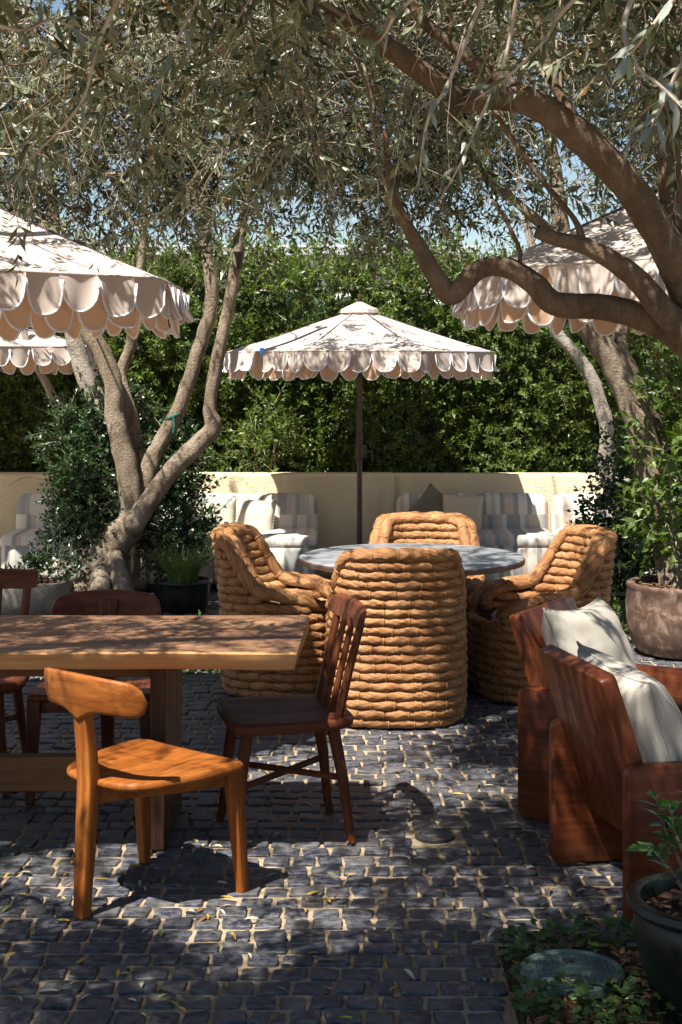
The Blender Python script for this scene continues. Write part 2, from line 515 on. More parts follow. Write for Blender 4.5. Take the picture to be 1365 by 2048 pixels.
leafmat('olive_leaf', [(0.030, 0.042, 0.016), (0.050, 0.064, 0.025), (0.105, 0.120, 0.060), (0.040, 0.052, 0.022), (0.075, 0.090, 0.038), (0.16, 0.09, 0.03)], (0.19, 0.205, 0.13), 0.36, 0.5, 0.16, (1.4, 1.5, 0.4))
leafmat('near_olive_leaf', [(0.045, 0.065, 0.033), (0.075, 0.092, 0.048), (0.055, 0.08, 0.045)], (0.25, 0.27, 0.22), 0.35, 0.5, 0.15, None, True)
leafmat('dry_leaf', [(0.30, 0.13, 0.05), (0.22, 0.10, 0.045)], None, 0.6, 0.3, 0.3, (1.2, 0.9, 0.5))
leafmat('hedge_leaf', [(0.032, 0.060, 0.010), (0.060, 0.105, 0.017), (0.095, 0.15, 0.024), (0.045, 0.082, 0.014), (0.15, 0.195, 0.035)], None, 0.38, 0.4, 0.32, (1.6, 1.6, 0.35))
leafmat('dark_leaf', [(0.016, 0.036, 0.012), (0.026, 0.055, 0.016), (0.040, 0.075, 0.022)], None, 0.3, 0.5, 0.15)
leafmat('broad_leaf', [(0.030, 0.075, 0.020), (0.05, 0.12, 0.028), (0.07, 0.15, 0.035)], None, 0.3, 0.5, 0.25, None, True)
leafmat('grass_blade', [(0.09, 0.14, 0.035), (0.15, 0.20, 0.06), (0.22, 0.24, 0.09)], None, 0.45, 0.4, 0.3)
leafmat('cover_leaf', [(0.025, 0.06, 0.014), (0.045, 0.09, 0.022), (0.075, 0.13, 0.03)], None, 0.45, 0.4, 0.2)
leafmat('fallen_yellow', [(0.50, 0.33, 0.055), (0.42, 0.26, 0.04)], None, 0.5, 0.3, 0.1, (1, 1, 1), True)
leafmat('fallen_brown', [(0.30, 0.15, 0.05), (0.22, 0.11, 0.045)], None, 0.6, 0.3, 0.1, (1, 1, 1), True)
leafmat('fallen_green', [(0.17, 0.19, 0.06), (0.12, 0.16, 0.06)], None, 0.5, 0.3, 0.1, (1, 1, 1), True)
leafmat('fallen_pale', [(0.42, 0.38, 0.27), (0.50, 0.46, 0.33)], None, 0.6, 0.3, 0.1, (1, 1, 1), True)
# pots
m, nt, b = new_mat('glaze_green', 0.16, 0.35)
v = coords(nt); f = nz(nt, v, 9, 6, 0.65, 1.0)
setc(nt, b, ramp(nt, f, [(0.35, (0.005, 0.007, 0.006)), (0.6, (0.010, 0.015, 0.011)), (0.75, (0.026, 0.020, 0.014))]))
nt.links.new(ramp(nt, f, [(0.3, (0.22,) * 3), (0.7, (0.5,) * 3)]), b.inputs['Roughness'])
bump(nt, b, nz(nt, v, 22, 3, 0.5), 0.15, 0.01)
M['glaze_green'] = m
m, nt, b = new_mat('glaze_brown', 0.5, 0.4)
v = coords(nt); f = nz(nt, v, 11, 7, 0.7, 0.6)
setc(nt, b, ramp(nt, f, [(0.34, (0.060, 0.034, 0.025)), (0.50, (0.125, 0.075, 0.055)), (0.60, (0.24, 0.17, 0.13)), (0.75, (0.40, 0.33, 0.28))]))
bump(nt, b, f, 0.3, 0.008)
M['glaze_brown'] = m
simple('planter_stone', (0.20, 0.185, 0.15), 0.85, 0.2, 0.35, 6, 0.5, 0.008)
simple('cover_green', (0.11, 0.17, 0.14), 0.65, 0.4, 0.3, 14, 0.3, 0.003)
simple('cover_worn', (0.14, 0.18, 0.15), 0.7, 0.3, 0.3, 14)
simple('iron', (0.03, 0.03, 0.033), 0.5, 0.5, 0.3, 20, 0.3, 0.003)

# ------------------------------------------------------------------ ground and paving
mb = MB(); mb.add([(-150, -60, -0.06), (150, -60, -0.06), (150, 300, -0.06), (-150, 300, -0.06)], [[0, 1, 2, 3]])
tag(mb.build('ground', M['earth'], sharp=None), kind='structure')

BED = (0.47, 4.50)                     # planting bed: x > BED[0] and y < BED[1]
px0, px1, py0, py1 = -7.0, 6.0, -1.5, 12.45
mb = MB()
mb.add([(px0, py0, -0.010), (BED[0], py0, -0.010), (BED[0], BED[1], -0.010), (BED[0], py1, -0.010), (px0, py1, -0.010), (px1, BED[1], -0.010), (px1, py1, -0.010)],
       [[0, 1, 2, 3, 4], [2, 5, 6, 3]])
paving = tag(mb.build('cobble_paving', M['sand'], sharp=None), kind='structure')

DRAIN = ground(870, 1670)
def sett_shape(w_, l_, seed):
    rr = random.Random(seed)
    base = [(-1, -.86), (-.90, -1), (-.4, -1), (.0, -1), (.4, -1), (.90, -1), (1, -.86), (1, -.3), (1, .3), (1, .86), (.90, 1), (.4, 1), (0, 1), (-.4, 1), (-.90, 1), (-1, .86), (-1, .3), (-1, -.3)]
    sk, sy = rr.uniform(-.08, .08), rr.uniform(-.06, .06)
    tp = rr.uniform(-.06, .06)
    out = []
    for (x, y) in base:
        out.append(((x + sk * y) * w_ / 2 * (1 + rr.uniform(-.075, .025)), (y * (1 + tp * x) + sy * x) * l_ / 2 * (1 + rr.uniform(-.12, .025))))
    return out
def sett_geom(w_, l_, seed):
    o = sett_shape(w_, l_, seed); n = len(o)
    rr = random.Random(seed + 5)
    tx, ty = rr.uniform(-.06, .06), rr.uniform(-.06, .06)
    V = []
    for (s_, z) in ((0.925, 0.0), (0.985, -0.0035), (1.0, -0.026)):
        for (x, y) in o:
            V.append((x * s_, y * s_, z + x * tx + y * ty + (rr.uniform(-.0016, .0012) if z > -.02 else 0)))
    V.append((0, 0, 0.001))
    T = []
    for j in range(n):
        k = (j + 1) % n
        T.append((3 * n, j, k))
        for i in range(2):
            a, b_, c_, d_ = i * n + j, (i + 1) * n + j, (i + 1) * n + k, i * n + k
            T.append((a, b_, c_)); T.append((a, c_, d_))
    return np.array(V), np.array(T)
setts = []
y = 3.25; row = 0
while y < 11.75:
    pitch = random.uniform(0.094, 0.106)
    x = -3.5 + random.uniform(0, 0.1)
    xmax = 3.6
    while x < xmax:
        w_ = random.uniform(0.080, 0.122)
        cx, cy = x + w_ / 2, y + pitch / 2 + 0.008 * math.sin(x * 1.7 + row * 0.3)
        x += w_
        w0_ = w_
        if cy < BED[1] + 0.03 and cx + w_ / 2 > BED[0] - 0.005:
            le = cx - w_ / 2
            if BED[0] - 0.005 - le < 0.05: continue
            w_ = BED[0] - 0.005 - le; cx = le + w_ / 2
        if (cx - DRAIN.x) ** 2 + (cy - DRAIN.y) ** 2 < 0.095 ** 2: continue
        if abs(cx) > (720 / F) * cy + 1.0 and cy > 3.9: continue
        setts.append((cx, cy, w_ - random.uniform(.006, .013), pitch - random.uniform(.011, .020), random.uniform(-.006, .004)))
    y += pitch; row += 1
def inview(c):
    if c[1] < 3.9: return False
    a, b_ = proj((c[0], c[1], 0))
    return 10 < a < 1355 and b_ < 2040
setts.sort(key=lambda c: (not inview(c), c[1]))
variants = []
for k in range(28):
    V, T = sett_geom(0.1, 0.092, 100 + k)
    me = bpy.data.meshes.new('sett')
    me.from_pydata(V.tolist(), [], T.tolist()); me.materials.append(M['sett'])
    me.polygons.foreach_set('use_smooth', [True] * len(T)); me.set_sharp_from_angle(angle=R(24))
    variants.append(me)
rest_V, rest_T, nb = [], [], 0
for i, (cx, cy, w_, l_, dz) in enumerate(setts):
    if i < 300:
        o = link('sett', variants[i % 28], paving)
        o.location = (cx, cy, dz)
        o.scale = (w_ / 0.1, l_ / 0.092, 1)
        o.rotation_euler = (0, 0, random.uniform(-.03, .03))
    else:
        V, T = sett_geom(w_, l_, i)
        rest_V.append(V + np.array([cx, cy, dz])); rest_T.append(T + nb); nb += len(V)
V = np.vstack(rest_V); T = np.vstack(rest_T)
o = np_mesh('sett_field', V, T, np.zeros(len(T)), [M['sett']], paving, True)
o.data.set_sharp_from_angle(angle=R(24))
tag(o, kind='stuff')

# planting bed
g = []; nx, ny = 40, 34
bx0, bx1, by0, by1 = BED[0], 3.2, 2.6, BED[1]
mb = MB()
V = []; Fc = []
for j in range(ny + 1):
    for i in range(nx + 1):
        x = bx0 + (bx1 - bx0) * (i / nx) ** 1.4; yy = by0 + (by1 - by0) * j / ny
        e = min(1, min((x - bx0), (by1 - yy)) / 0.12)
        V.append((x, yy, -0.012 + e * (0.012 + 0.030 * (noise.noise(Vector((x * 9, yy * 9, 0))) * .5 + .5) + 0.012 * noise.noise(Vector((x * 40, yy * 40, 3))))))
for j in range(ny):
    for i in range(nx):
        a = j * (nx + 1) + i; Fc.append([a, a + 1, a + nx + 2, a + nx + 1])
mb.add(V, Fc)
tag(mb.build('planting_bed', M['mulch'], sharp=None), kind='structure')
# ------------------------------------------------------------------ wall, buildings behind
t = thing('garden_wall', 'low cream stucco wall running behind the striped sofas', 'wall', (0, 12.5, 0))
mb = MB(); mb.box((8.0, 0.30, 0.85), (-3.55, 0.15, 0.425), 0.02, 3)
mb.build('wall_section', M['stucco'], t)
mb = MB(); mb.box((7.06, 0.22, 0.846), (3.94, 0.19, 0.423), 0.02, 3)
mb.build('wall_section', M['stucco'], t)

def house(name, label, loc, w_, dep, h, wm, rm, wins):
    t = thing(name, label, 'building', loc)
    mb = MB(); mb.box((w_, dep, h), (0, dep / 2, h / 2)); mb.build('wall', wm, t)
    mb = MB(); mb.box((w_ + .5, dep + .5, .18), (0, dep / 2, h + .09), .02, 1)
    rf = mb.build('roof', rm, t)
    for (x, z, ww, hh) in wins:
        mb = MB()
        for (sx, sz, ox, oz) in ((ww + .12, .06, 0, hh / 2 + .03), (ww + .12, .06, 0, -hh / 2 - .03), (.06, hh, -ww / 2 - .03, 0), (.06, hh, ww / 2 + .03, 0)):
            mb.box((sx, .1, sz), (x + ox, -.03, z + oz))
        wf = mb.build('window', M['roof_grey'], t)
        mb = MB(); mb.box((ww, .03, hh), (x, -.012, z)); mb.build('pane', M['glass_dark'], wf)
house('neighbour_house', 'pale pinkish rendered house seen through the branches above the hedge', (-3.2, 25, -.05), 10.5, 7, 3.65, M['render_pale'], M['roof_grey'], [(-3, 2.5, 1, 1.2), (0.3, 2.5, 1, 1.2), (3, 2.5, 1, 1.2)])
house('low_house', 'grey flat-roofed house behind the right end of the hedge', (7.5, 29, -.05), 9.5, 7, 3.7, M['render_pale'], M['roof_grey'], [(-3, 2.5, 1, 1.2), (0, 2.5, 1, 1.2)])

# ------------------------------------------------------------------ umbrellas
UMB = []
def umbrella(loc, label, Rr=1.08, rim=2.08, hc=0.50, rot=0.0, tilt=(0, 0), sc=1.0):
    t = thing('garden_umbrella', label, 'umbrella', loc, rot, 'scalloped canvas umbrellas')
    UMB.append((Vector(loc), Rr, rim, hc))
    A = [(-22.5 + 45 * k) for k in range(9)]
    vtx = [Vector((Rr * math.sin(R(a)), -Rr * math.cos(R(a)), 0)) for a in A]     # k=0 edge faces -y
    # one panel mesh, turned eight times
    nr, nc = 9, 8
    V = []; Fc = []
    for i in range(nr + 1):
        u = 0.05 + 0.95 * i / nr
        for j in range(nc + 1):
            s = j / nc
            p = (vtx[0].lerp(vtx[1], s)) * u
            z = rim + hc * (1 - u) * (1 - 0.10 * u) - 0.022 * math.sin(PI * s) * math.sin(PI * min(1, u * .9)) + 0.006 * noise.noise(Vector((p.x * 5, p.y * 5, loc[0])))
            V.append((p.x, p.y, z))
    for i in range(nr):
        for j in range(nc):
            a = i * (nc + 1) + j; Fc.append([a, a + nc + 1, a + nc + 2, a + 1])
    mb = MB(); mb.add(V, Fc)
    pm = mb.mesh('canopy_panel', M['canopy_cloth'], sharp=None)
    # hem line along the rim
    mb = MB(); mb.tube([vtx[0] * 1.004 + Vector((0, 0, rim - .004)), vtx[1] * 1.004 + Vector((0, 0, rim - .004))], 0.006, 5)
    hm = mb.mesh('hem', M['canopy_cloth'], sharp=None)
    def ring(s, k=1.0):        # s in edges, along the perimeter
        i = math.floor(s); f = s - i
        a = Vector((Rr * math.sin(R(-22.5 + 45 * i)), -Rr * math.cos(R(-22.5 + 45 * i)), 0))
        b_ = Vector((Rr * math.sin(R(22.5 + 45 * i)), -Rr * math.cos(R(22.5 + 45 * i)), 0))
        return a.lerp(b_, f) * k
    NS = 5
    cent = [None] * 8
    for k in range(8):
        o = link('canopy_panel', pm, t); o.rotation_euler = (0, 0, R(45 * k)); link('hem', hm, o)
        for layer in (0, 1):
            for q in range(NS):
                s0 = k + (q + 0.5 * layer + random.uniform(-.03, .03)) / NS
                wd = 1.0 / NS * (1.04 if layer == 0 else 1.0) * random.uniform(.97, 1.05)
                dmax = (0.160 if layer == 0 else 0.220) * sc * random.uniform(.94, 1.05)
                nu, nv = 12, 6
                V = []; edge = []
                ph = random.uniform(0, 6); fl = random.uniform(-.012, .040) if layer == 0 else random.uniform(-.02, .012); wv = random.uniform(.006, .022); sk_ = random.uniform(-.018, .018)
                tang = (ring(s0 + wd * .6) - ring(s0 + wd * .4)).normalized()
                for j in range(nu + 1):
                    u = j / nu
                    dd = 0.028 * sc + (dmax - 0.028 * sc) * math.sqrt(max(0, 1 - abs(2 * u - 1) ** 2.4))
                    for i in range(nv + 1):
                        v = i / nv
                        p = ring(s0 + wd * u, 1.006 if layer == 0 else 0.985)
                        nrm = p.normalized()
                        off = fl * v + 0.016 * math.sin(PI * u) * v * v + wv * math.sin(2.2 * PI * u + ph) * v
                        p = p + nrm * off + tang * sk_ * v * v
                        p.z = rim - 0.002 - dd * v
                        V.append(p)
                    edge.append(V[-1].copy())
                Fc = []
                for j in range(nu):
                    for i in range(nv):
                        a = j * (nv + 1) + i; Fc.append([a, a + 1, a + nv + 2, a + nv + 1])
                mb = MB(); mb.add(V, Fc)
                mb.tube(edge, 0.0050 * sc, 5, 1)
                mb.build('scallop', [M['canopy_cloth'] if layer == 0 else M['inner_scallop_cloth'], M['piping_cloth']], t, sharp=None)
    # vent cap
    mb = MB()
    rc = 0.155
    V = [(0, 0, rim + hc + 0.052)]
    for k in range(16):
        a = R(-22.5 + 22.5 * k)
        rr = rc * (1 if k % 2 == 0 else 0.95)
        V.append((rr * math.sin(a), -rr * math.cos(a), rim + hc * (1 - rc / Rr) + 0.034))
    for k in range(16):
        a = R(-22.5 + 22.5 * k)
        rr = rc * (1.04 if k % 2 == 0 else 0.99)
        V.append((rr * math.sin(a), -rr * math.cos(a), rim + hc * (1 - rc / Rr) + 0.005))
    Fc = [[0, 1 + k, 1 + (k + 1) % 16] for k in range(16)] + [[1 + k, 17 + k, 17 + (k + 1) % 16, 1 + (k + 1) % 16] for k in range(16)]
    mb.add(V, Fc); vc = mb.build('vent_cap', M['canopy_cloth'], t, sharp=20)
    mb = MB(); mb.lathe([(0, 0.06), (.012, .055), (.018, .035), (.012, .012), (.008, 0)], 12, (0, 0, rim + hc + .045)); mb.build('finial', M['pole_brown'], vc)
    mb = MB(); mb.tube([(0, 0, 0.05), (0, 0, rim + hc + .05)], 0.021, 14); mb.build('pole', M['pole_brown'], t)
    mb = MB(); mb.tube([(0, 0, 1.02), (0, 0, 1.03), (0, 0, 1.13), (0, 0, 1.14)], [.022, .033, .033, .022], 14)
    mb.tube([(0, 0, 1.16), (0, 0, 1.22)], .026, 14)
    mb.box((.05, .07, .10), (.03, -.02, 1.08), .012)
    cb = mb.build('crank_housing', M['pole_brown'], t)
    mb = MB(); mb.tube([(.055, -.02, 1.08), (.10, -.02, 1.08), (.10, -.02, 1.0)], .006, 6); mb.build('crank_handle', M['pole_brown'], cb)
    mb = MB(); mb.lathe([(.26, 0), (.26, .04), (.24, .055), (.05, .07), (.035, .09), (.035, .32), (.0, .32)], 32); mb.build('base', M['black_metal'], t)
    mb = MB(); mb.lathe([(.022, 0), (.045, .005), (.045, .05), (.022, .055)], 14, (0, 0, rim - .18)); mb.build('hub', M['pole_brown'], t)
    for k in range(8):
        p = vtx[k]
        mb = MB(); mb.tube([(p.x * .04, p.y * .04, rim + hc * .93), (p.x * .99, p.y * .99, rim - .012)], .008, 6)
        rb = mb.build('rib', M['pole_brown'], t)
        mb = MB(); mb.tube([(p.x * .04, p.y * .04, rim - .15), (p.x * .52, p.y * .52, rim + hc * .42)], .007, 6); mb.build('strut', M['pole_brown'], rb)
    return t
u1 = umbrella((0.145, 11.75, 0), 'white umbrella with scalloped edge standing between the two sofas at the wall', 1.08, 1.86, 0.35, 0, sc=0.95)
u2 = umbrella((-1.745, 6.6, 0), 'large white umbrella over the left side, its right half in view above the wooden table', 1.08, 2.10, 0.45)
u3 = umbrella((1.54, 6.3, 0), 'large white umbrella on the right, half hidden behind the bent olive limb', 1.08, 2.12, 0.45)
u4 = umbrella((-2.98, 12.0, 0), 'small far umbrella at the left edge, seen below the large left umbrella', 1.08, 1.90, 0.30, 0, sc=0.95)
mb = MB(); mb.box((.03, .01, .04), (-.72, -1.02 + .14, 1.86), .004); mb.build('tape', M['blue_tape'], u1)

# ------------------------------------------------------------------ sofas and their pillows
def sofa(x0, x1, label, seed, y0=11.62):
    w_ = x1 - x0
    t = thing('banquette_sofa', label, 'sofa', ((x0 + x1) / 2, y0, 0), 0, 'striped sofas along the wall')
    ms = stripes('stripe_fabric', seed)
    mb = MB(); mb.box((w_ - .03, .62, .32), (0, .33, .21), .06, 5)
    V0 = len(mb.v)
    for p in mb.v: p.y += -0.03 * math.sin(PI * min(1, max(0, (p.z - .05) / .32))) * (1 if p.y < .1 else 0)
    mb.build('base_cushion', ms, t)
    mb = MB(); mb.box((w_, .60, .12), (0, .31, .375), .055, 5); mb.build('seat', ms, t)
    bm = rbm(w_, .22, .42, .10, 6)
    mb = MB(); Mx = Matrix.Translation((0, .68, .50)) @ Matrix.Rotation(R(-8), 4, 'X'); mb.bm(bm, Mx); mb.build('backrest', ms, t)
    for sx in (-1, 1):
        for yy in (.10, .60):
            mb = MB(); mb.box((.07, .07, .06), (sx * (w_ / 2 - .10), yy, .03), .006, 1); mb.build('foot', M['black_metal'], t)
    return t
sofa(-2.66, -1.66, 'pink and grey striped armless sofa at the far left, left of the olive trunk', 3)
sofa(-1.58, -0.19, 'striped sofa between the leafy olive trunk and the umbrella pole', 17)
sofa(0.45, 1.70, 'striped sofa right of the umbrella pole, half in the umbrella\'s shade', 41)
sofa(1.72, 3.0, 'striped sofa at the far right, partly behind the potted shrub', 77)

def pillow_mesh(name, s, mat, th=0.075, n=14, wr=0.01, seed=0, pom=None, sz=None, pc=0.085):
    sz = sz or s
    V = []; Fc = []
    for side in (1, -1):
        b = len(V)
        for j in range(n + 1):
            for i in range(n + 1):
                u, v = 2 * i / n - 1, 2 * j / n - 1
                pin = 1 - pc * (1 - u * u) * abs(v) ** 3
                pin2 = 1 - pc * (1 - v * v) * abs(u) ** 3
                x, z = u * s / 2 * pin2, v * sz / 2 * pin
                h = th * (max(0, (1 - abs(u) ** 2.6)) * max(0, (1 - abs(v) ** 2.6))) ** 0.55
                h += wr * noise.noise(Vector((u * 2.2 + seed, v * 2.2, seed))) * (1 - abs(u) ** 4) * (1 - abs(v) ** 4)
                cr = wr * .7 * math.sin(9 * (abs(u) - abs(v)) + seed) * (abs(u * v)) * (1 - abs(u) ** 6) * (1 - abs(v) ** 6)
                V.append((x, -side * (h + cr), z))
        for j in range(n):
            for i in range(n):
                a = b + j * (n + 1) + i
                q = [a, a + 1, a + n + 2, a + n + 1]
                Fc.append(q if side == 1 else q[::-1])
    mb = MB(); mb.add(V, Fc)
    me = mb.mesh(name, mat, sharp=None)
    bm = bmesh.new(); bm.from_mesh(me); bmesh.ops.remove_doubles(bm, verts=bm.verts, dist=1e-5); bm.to_mesh(me); bm.free()
    return me
def pillow(label, loc, s, mat, tilt=-14, rz=0, roll=0, th=.075, pom=False, seed=0, cat='pillow', group='pillows on the striped sofas', wr=.01, sz=None, pm=None):
    me = pillow_mesh('pillow', s, M[mat], th, 16, wr, seed, sz=sz)
    o = link('throw_pillow', me)
    o.location = loc
    o.rotation_euler = (Matrix.Rotation(R(rz), 3, 'Z') @ Matrix.Rotation(R(tilt), 3, 'X') @ Matrix.Rotation(R(roll), 3, 'Y')).to_euler()
    tag(o, label, cat, group)
    if pom:
        mb = MB(); h = s / 2
        for k in range(15):
            f = -1 + 2 * k / 14
            for (x, z) in ((f * h, h * .93 if abs(f) < .9 else h), (f * h, -h * .93 if abs(f) < .9 else -h), (h * .93 if abs(f) < .9 else h, f * h), (-h * .93 if abs(f) < .9 else -h, f * h)):
                mb.lathe([(0, -.007), (.007, 0), (0, .007)], 5, (x, 0, z))
        tag(mb.build('pompom_trim', M[mat], o, sharp=None), kind='stuff')
    return o
yb = 12.12
def pp(px, py, d): 
    return at(px, py, d)
pillow('plain sage green pillow leaning at the left sofa back', pp(432, 1036, 12.16), .34, 'sage', -14, 6, 0, .06, False, 1)
pillow('cream ribbed pillow with pompom edge on the left sofa', pp(510, 1039, 12.10), .335, 'rib_cream', -14, -6, 4, .07, True, 2)
pillow('dark olive pillow standing on its corner on the right sofa', pp(868, 1020, 12.16), .32, 'olive_brown', -14, 5, 40, .06, False, 3)
pillow('beige ribbed pillow with pompom edge on the right sofa', pp(925, 1030, 12.08), .34, 'rib_beige', -16, -5, 2, .07, True, 4)
pillow('plain cream pillow with pompom edge on the far right sofa', pp(1182, 1040, 12.10), .33, 'plain_cream', -14, -8, 3, .07, True, 5)

# ------------------------------------------------------------------ round table
RT = Vector((0.37, 7.86, 0))
t = thing('round_table', 'round grey stone-topped dining table between the woven chairs', 'table', RT)
mb = MB(); mb.lathe([(0, .712), (.575, .712), (.590, .716), (.592, .735), (.588, .743), (.578, .746), (0, .746)], 72)
for k, f in enumerate(mb.f):
    z = sum(mb.v[i].z for i in f) / len(f)
    mb.m[k] = 0 if z > .7435 else 1
mb.build('tabletop', [M['table_stone'], M['rim_bronze']], t, sharp=30)
mb = MB(); mb.lathe([(.0, .70), (.34, .70), (.34, .71), (0, .71)], 40); mb.build('support_ring', M['black_metal'], t)
for k in range(4):
    a = R(20 + 90 * k); c, s = math.cos(a), math.sin(a)
    mb = MB(); mb.tube(spline([(c * .34, s * .34, .70), (c * .30, s * .30, .62), (c * .27, s * .27, .40), (c * .30, s * .30, .12), (c * .36, s * .36, .012)], 5), .016, 8)
    mb.build('leg', M['black_metal'], t)
mb = MB(); mb.lathe([(.27, .40), (.285, .40), (.285, .425), (.27, .425), (.27, .40)], 36); mb.build('brace_ring', M['black_metal'], t)

# ------------------------------------------------------------------ woven rope chairs
def rope_chair(loc, rz, label):
    t = thing('rope_chair', label, 'chair', loc, rz, 'woven rope chairs around the round table')
    a_, b_, ex = .342, .345, 2.9
    def outl(th, inset=0.0, z=0.0):
        c, s = math.cos(th), math.sin(th)
        k = 1.0 - .05 * max(0, 1 - z / .10) ** 1.5 + .02 * math.sin(min(1, z / .5) * PI)
        x = (a_ * k - inset) * math.copysign(abs(s) ** (2 / ex), s)
        y = -(b_ * k - inset) * math.copysign(abs(c) ** (2 / ex), c)
        lean = .055 * max(0, z - .35) / .5
        if c > 0: y -= lean * min(1, c * 1.5)
        return Vector((x, y, z))
    def sm(x): x = max(0, min(1, x)); return x * x * (3 - 2 * x)
    TOP, ARM = .835, .595
    def top(th):
        a = abs(th)
        return ARM + (TOP - ARM) * (1 - sm((a - .78) / .68)) - .014 * (a / .8) ** 2 * (1 if a < .8 else 1)
    def path(t0, t1, inset, zf, closed):
        th = np.linspace(t0, t1, 1400)
        P = [outl(x, inset, zf(x)) for x in th]
        L = np.concatenate([[0], np.cumsum([(P[i + 1] - P[i]).length for i in range(len(P) - 1)])])
        n = max(8, int(L[-1] / .0135))
        n = int(round(n / 8) * 8)
        tt = np.interp(np.linspace(0, L[-1], n + 1), L, th)
        if closed: tt = tt[:-1]
        return [outl(x, inset, zf(x)) for x in tt], L[-1]
    ties = MB()
    def coil(P, phase, r, closed, inward=False, ry=1.0):
        n = len(P); per = 9
        if closed: per = n / round(n / 9)
        rad = []
        for i in range(n):
            u = ((i / per) + phase) % 1.0
            q = abs(math.sin(PI * u)) ** .55
            e = 1.0
            if not closed: e = min(1, .55 + .2 * min(i, n - 1 - i))
            rad.append(r * (.80 + .25 * q) * e * random.uniform(.985, 1.015))
        P = [p + Vector((0, 0, .0022 * math.sin(i * .55 + phase * 20))) for i, p in enumerate(P)]
        mb = MB(); mb.tube(P, rad, 20, 0, closed=closed, sq=(1.0, ry), uvs=True, strand=(.20, 6, 16.0))
        o = mb.build('coil', M['rope'], t, sharp=None, uv=True)
        # ties at the necks
        for i in range(n):
            u0 = ((i / per) + phase) % 1.0; u1 = (((i + 1) / per) + phase) % 1.0
            if u1 < u0 and 1 < i < n - 2:
                c = P[i]; tg = (P[(i + 1) % n] - P[i - 1]).normalized()
                up = Vector((0, 0, 1)); up = (up - tg * up.dot(tg)).normalized(); bn = tg.cross(up)
                rr = rad[i] + .0020
                ring = [c + up * math.cos(x) * rr + bn * math.sin(x) * rr * ry for x in np.linspace(0, 2 * PI, 11)[:-1]]
                ties.tube(ring, .0036, 4, closed=True)
    pitch = .0445; r = .0262
    z = .030; k = 0
    while z < TOP - .03:
        ph = (k % 2) * .5 + random.uniform(-.12, .12)
        if z < .41:
            P, L = path(-PI, PI, r, lambda th: z, True)
            coil(P, ph, r, True, ry=1.15)
        else:
            t1 = 2.60
            while t1 > .2 and top(t1) < z + .028: t1 -= .01
            P, L = path(-t1, t1, r, lambda th: z, False)
            coil(P, ph, r, False, ry=1.15)
            P, L = path(-t1 + .03, t1 - .03, r + .058, lambda th: z, False)
            coil(P, ph + .3, r, False, ry=1.1)
        z += pitch; k += 1
    P, L = path(-2.62, 2.62, .030, lambda th: top(th) + .004, False)
    coil(P, .2, .033, False, ry=1.1)
    P, L = path(-2.60, 2.60, .080, lambda th: top(th) + .001, False)
    coil(P, .6, .030, False, ry=1.1)
    tag(ties.build('tie_cord', M['rush_tie'], t, sharp=None), kind='stuff')
    mb = MB()
    prof = [(0, .435), (.14, .437), (.215, .43), (.24, .41), (.24, .36), (0, .36)]
    mb.lathe(prof, 36); mb.build('seat_cushion', M['seat_linen'], t, sharp=None)
    return t
c1 = rope_chair((0.272, 7.50, 0), R(2), 'woven rope chair with its back to us in front of the round table')
dup(c1, (-0.285, 8.12, 0), R(-90 - 10), 'woven rope chair at the left of the round table, facing right')
dup(c1, (1.045, 8.02, 0), R(90 + 14), 'woven rope chair at the right of the round table, facing left')
dup(c1, (0.475, 8.60, 0), R(180 - 4), 'woven rope chair behind the round table, only its backrest top in view')

# ------------------------------------------------------------------ wooden dining table
TX0, TX1, TY0, TY1, TZ = -2.5, -0.150, 5.155, 5.93, 0.75
t = thing('dining_table', 'long rough-sawn wooden table with a pale live edge', 'table', (-1.3, 5.54, 0))
O = Vector((-1.3, 5.54, 0))
nx = 60
V = []; Fc = []; mi = []
prof = [(.0, TZ), (.014, TZ - .004), (.006, TZ - .030), (-.018, TZ - .062)]      # front edge: overhang, height
def fy(x): return TY0 + .016 * noise.noise(Vector((x * 2.3, 0, 0))) + .006 * noise.noise(Vector((x * 11, 2, 0)))
def by(x): return TY1 + .014 * noise.noise(Vector((x * 2.0, 7, 0)))
rows = []
for i in range(nx + 1):
    u = i / nx; x = TX0 + (TX1 - TX0) * u
    line = []
    for (o_, z_) in reversed(prof): line.append((x + (.012 if i == nx else 0) * (1 - (z_ - TZ + .062) / .062) * -1, fy(x) - o_ * (1 + .3 * noise.noise(Vector((x * 9, z_ * 30, 1)))), z_))
    for k in range(1, 8): line.append((x + .03 * 0, fy(x) + (by(x) - fy(x)) * k / 8, TZ + .0012 * noise.noise(Vector((x * 6, k, 0)))))
    for (o_, z_) in prof: line.append((x, by(x) + o_, z_))
    rows.append(line)
m_ = len(rows[0])
V = [Vector(p) for l in rows for p in l]
for k in range(m_):
    V[nx * m_ + k].x += .022 * (V[nx * m_ + k].y - TY0) / (TY1 - TY0)
for i in range(nx):
    for k in range(m_):
        k2 = (k + 1) % m_
        Fc.append([i * m_ + k, (i + 1) * m_ + k, (i + 1) * m_ + k2, i * m_ + k2])
        mi.append(1 if (k < 3) else (2 if k == m_ - 1 else 0))
Fc.append([k for k in range(m_)]); mi.append(2)
Fc.append([nx * m_ + k for k in range(m_)][::-1]); mi.append(1)
mb = MB(); mb.add([p - O for p in V], [f[::-1] for f in Fc], mi)
mb.build('tabletop', [M['slab_top'], M['sapwood'], M['trestle_wood']], t, sharp=50)
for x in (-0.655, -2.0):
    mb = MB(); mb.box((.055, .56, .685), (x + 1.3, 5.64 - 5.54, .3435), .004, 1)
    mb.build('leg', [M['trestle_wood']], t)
mb = MB(); mb.box((1.28, .045, .075), (-1.33 + 1.3, 5.47 - 5.54, .643), .004, 1); mb.build('apron', M['trestle_rail'], t)
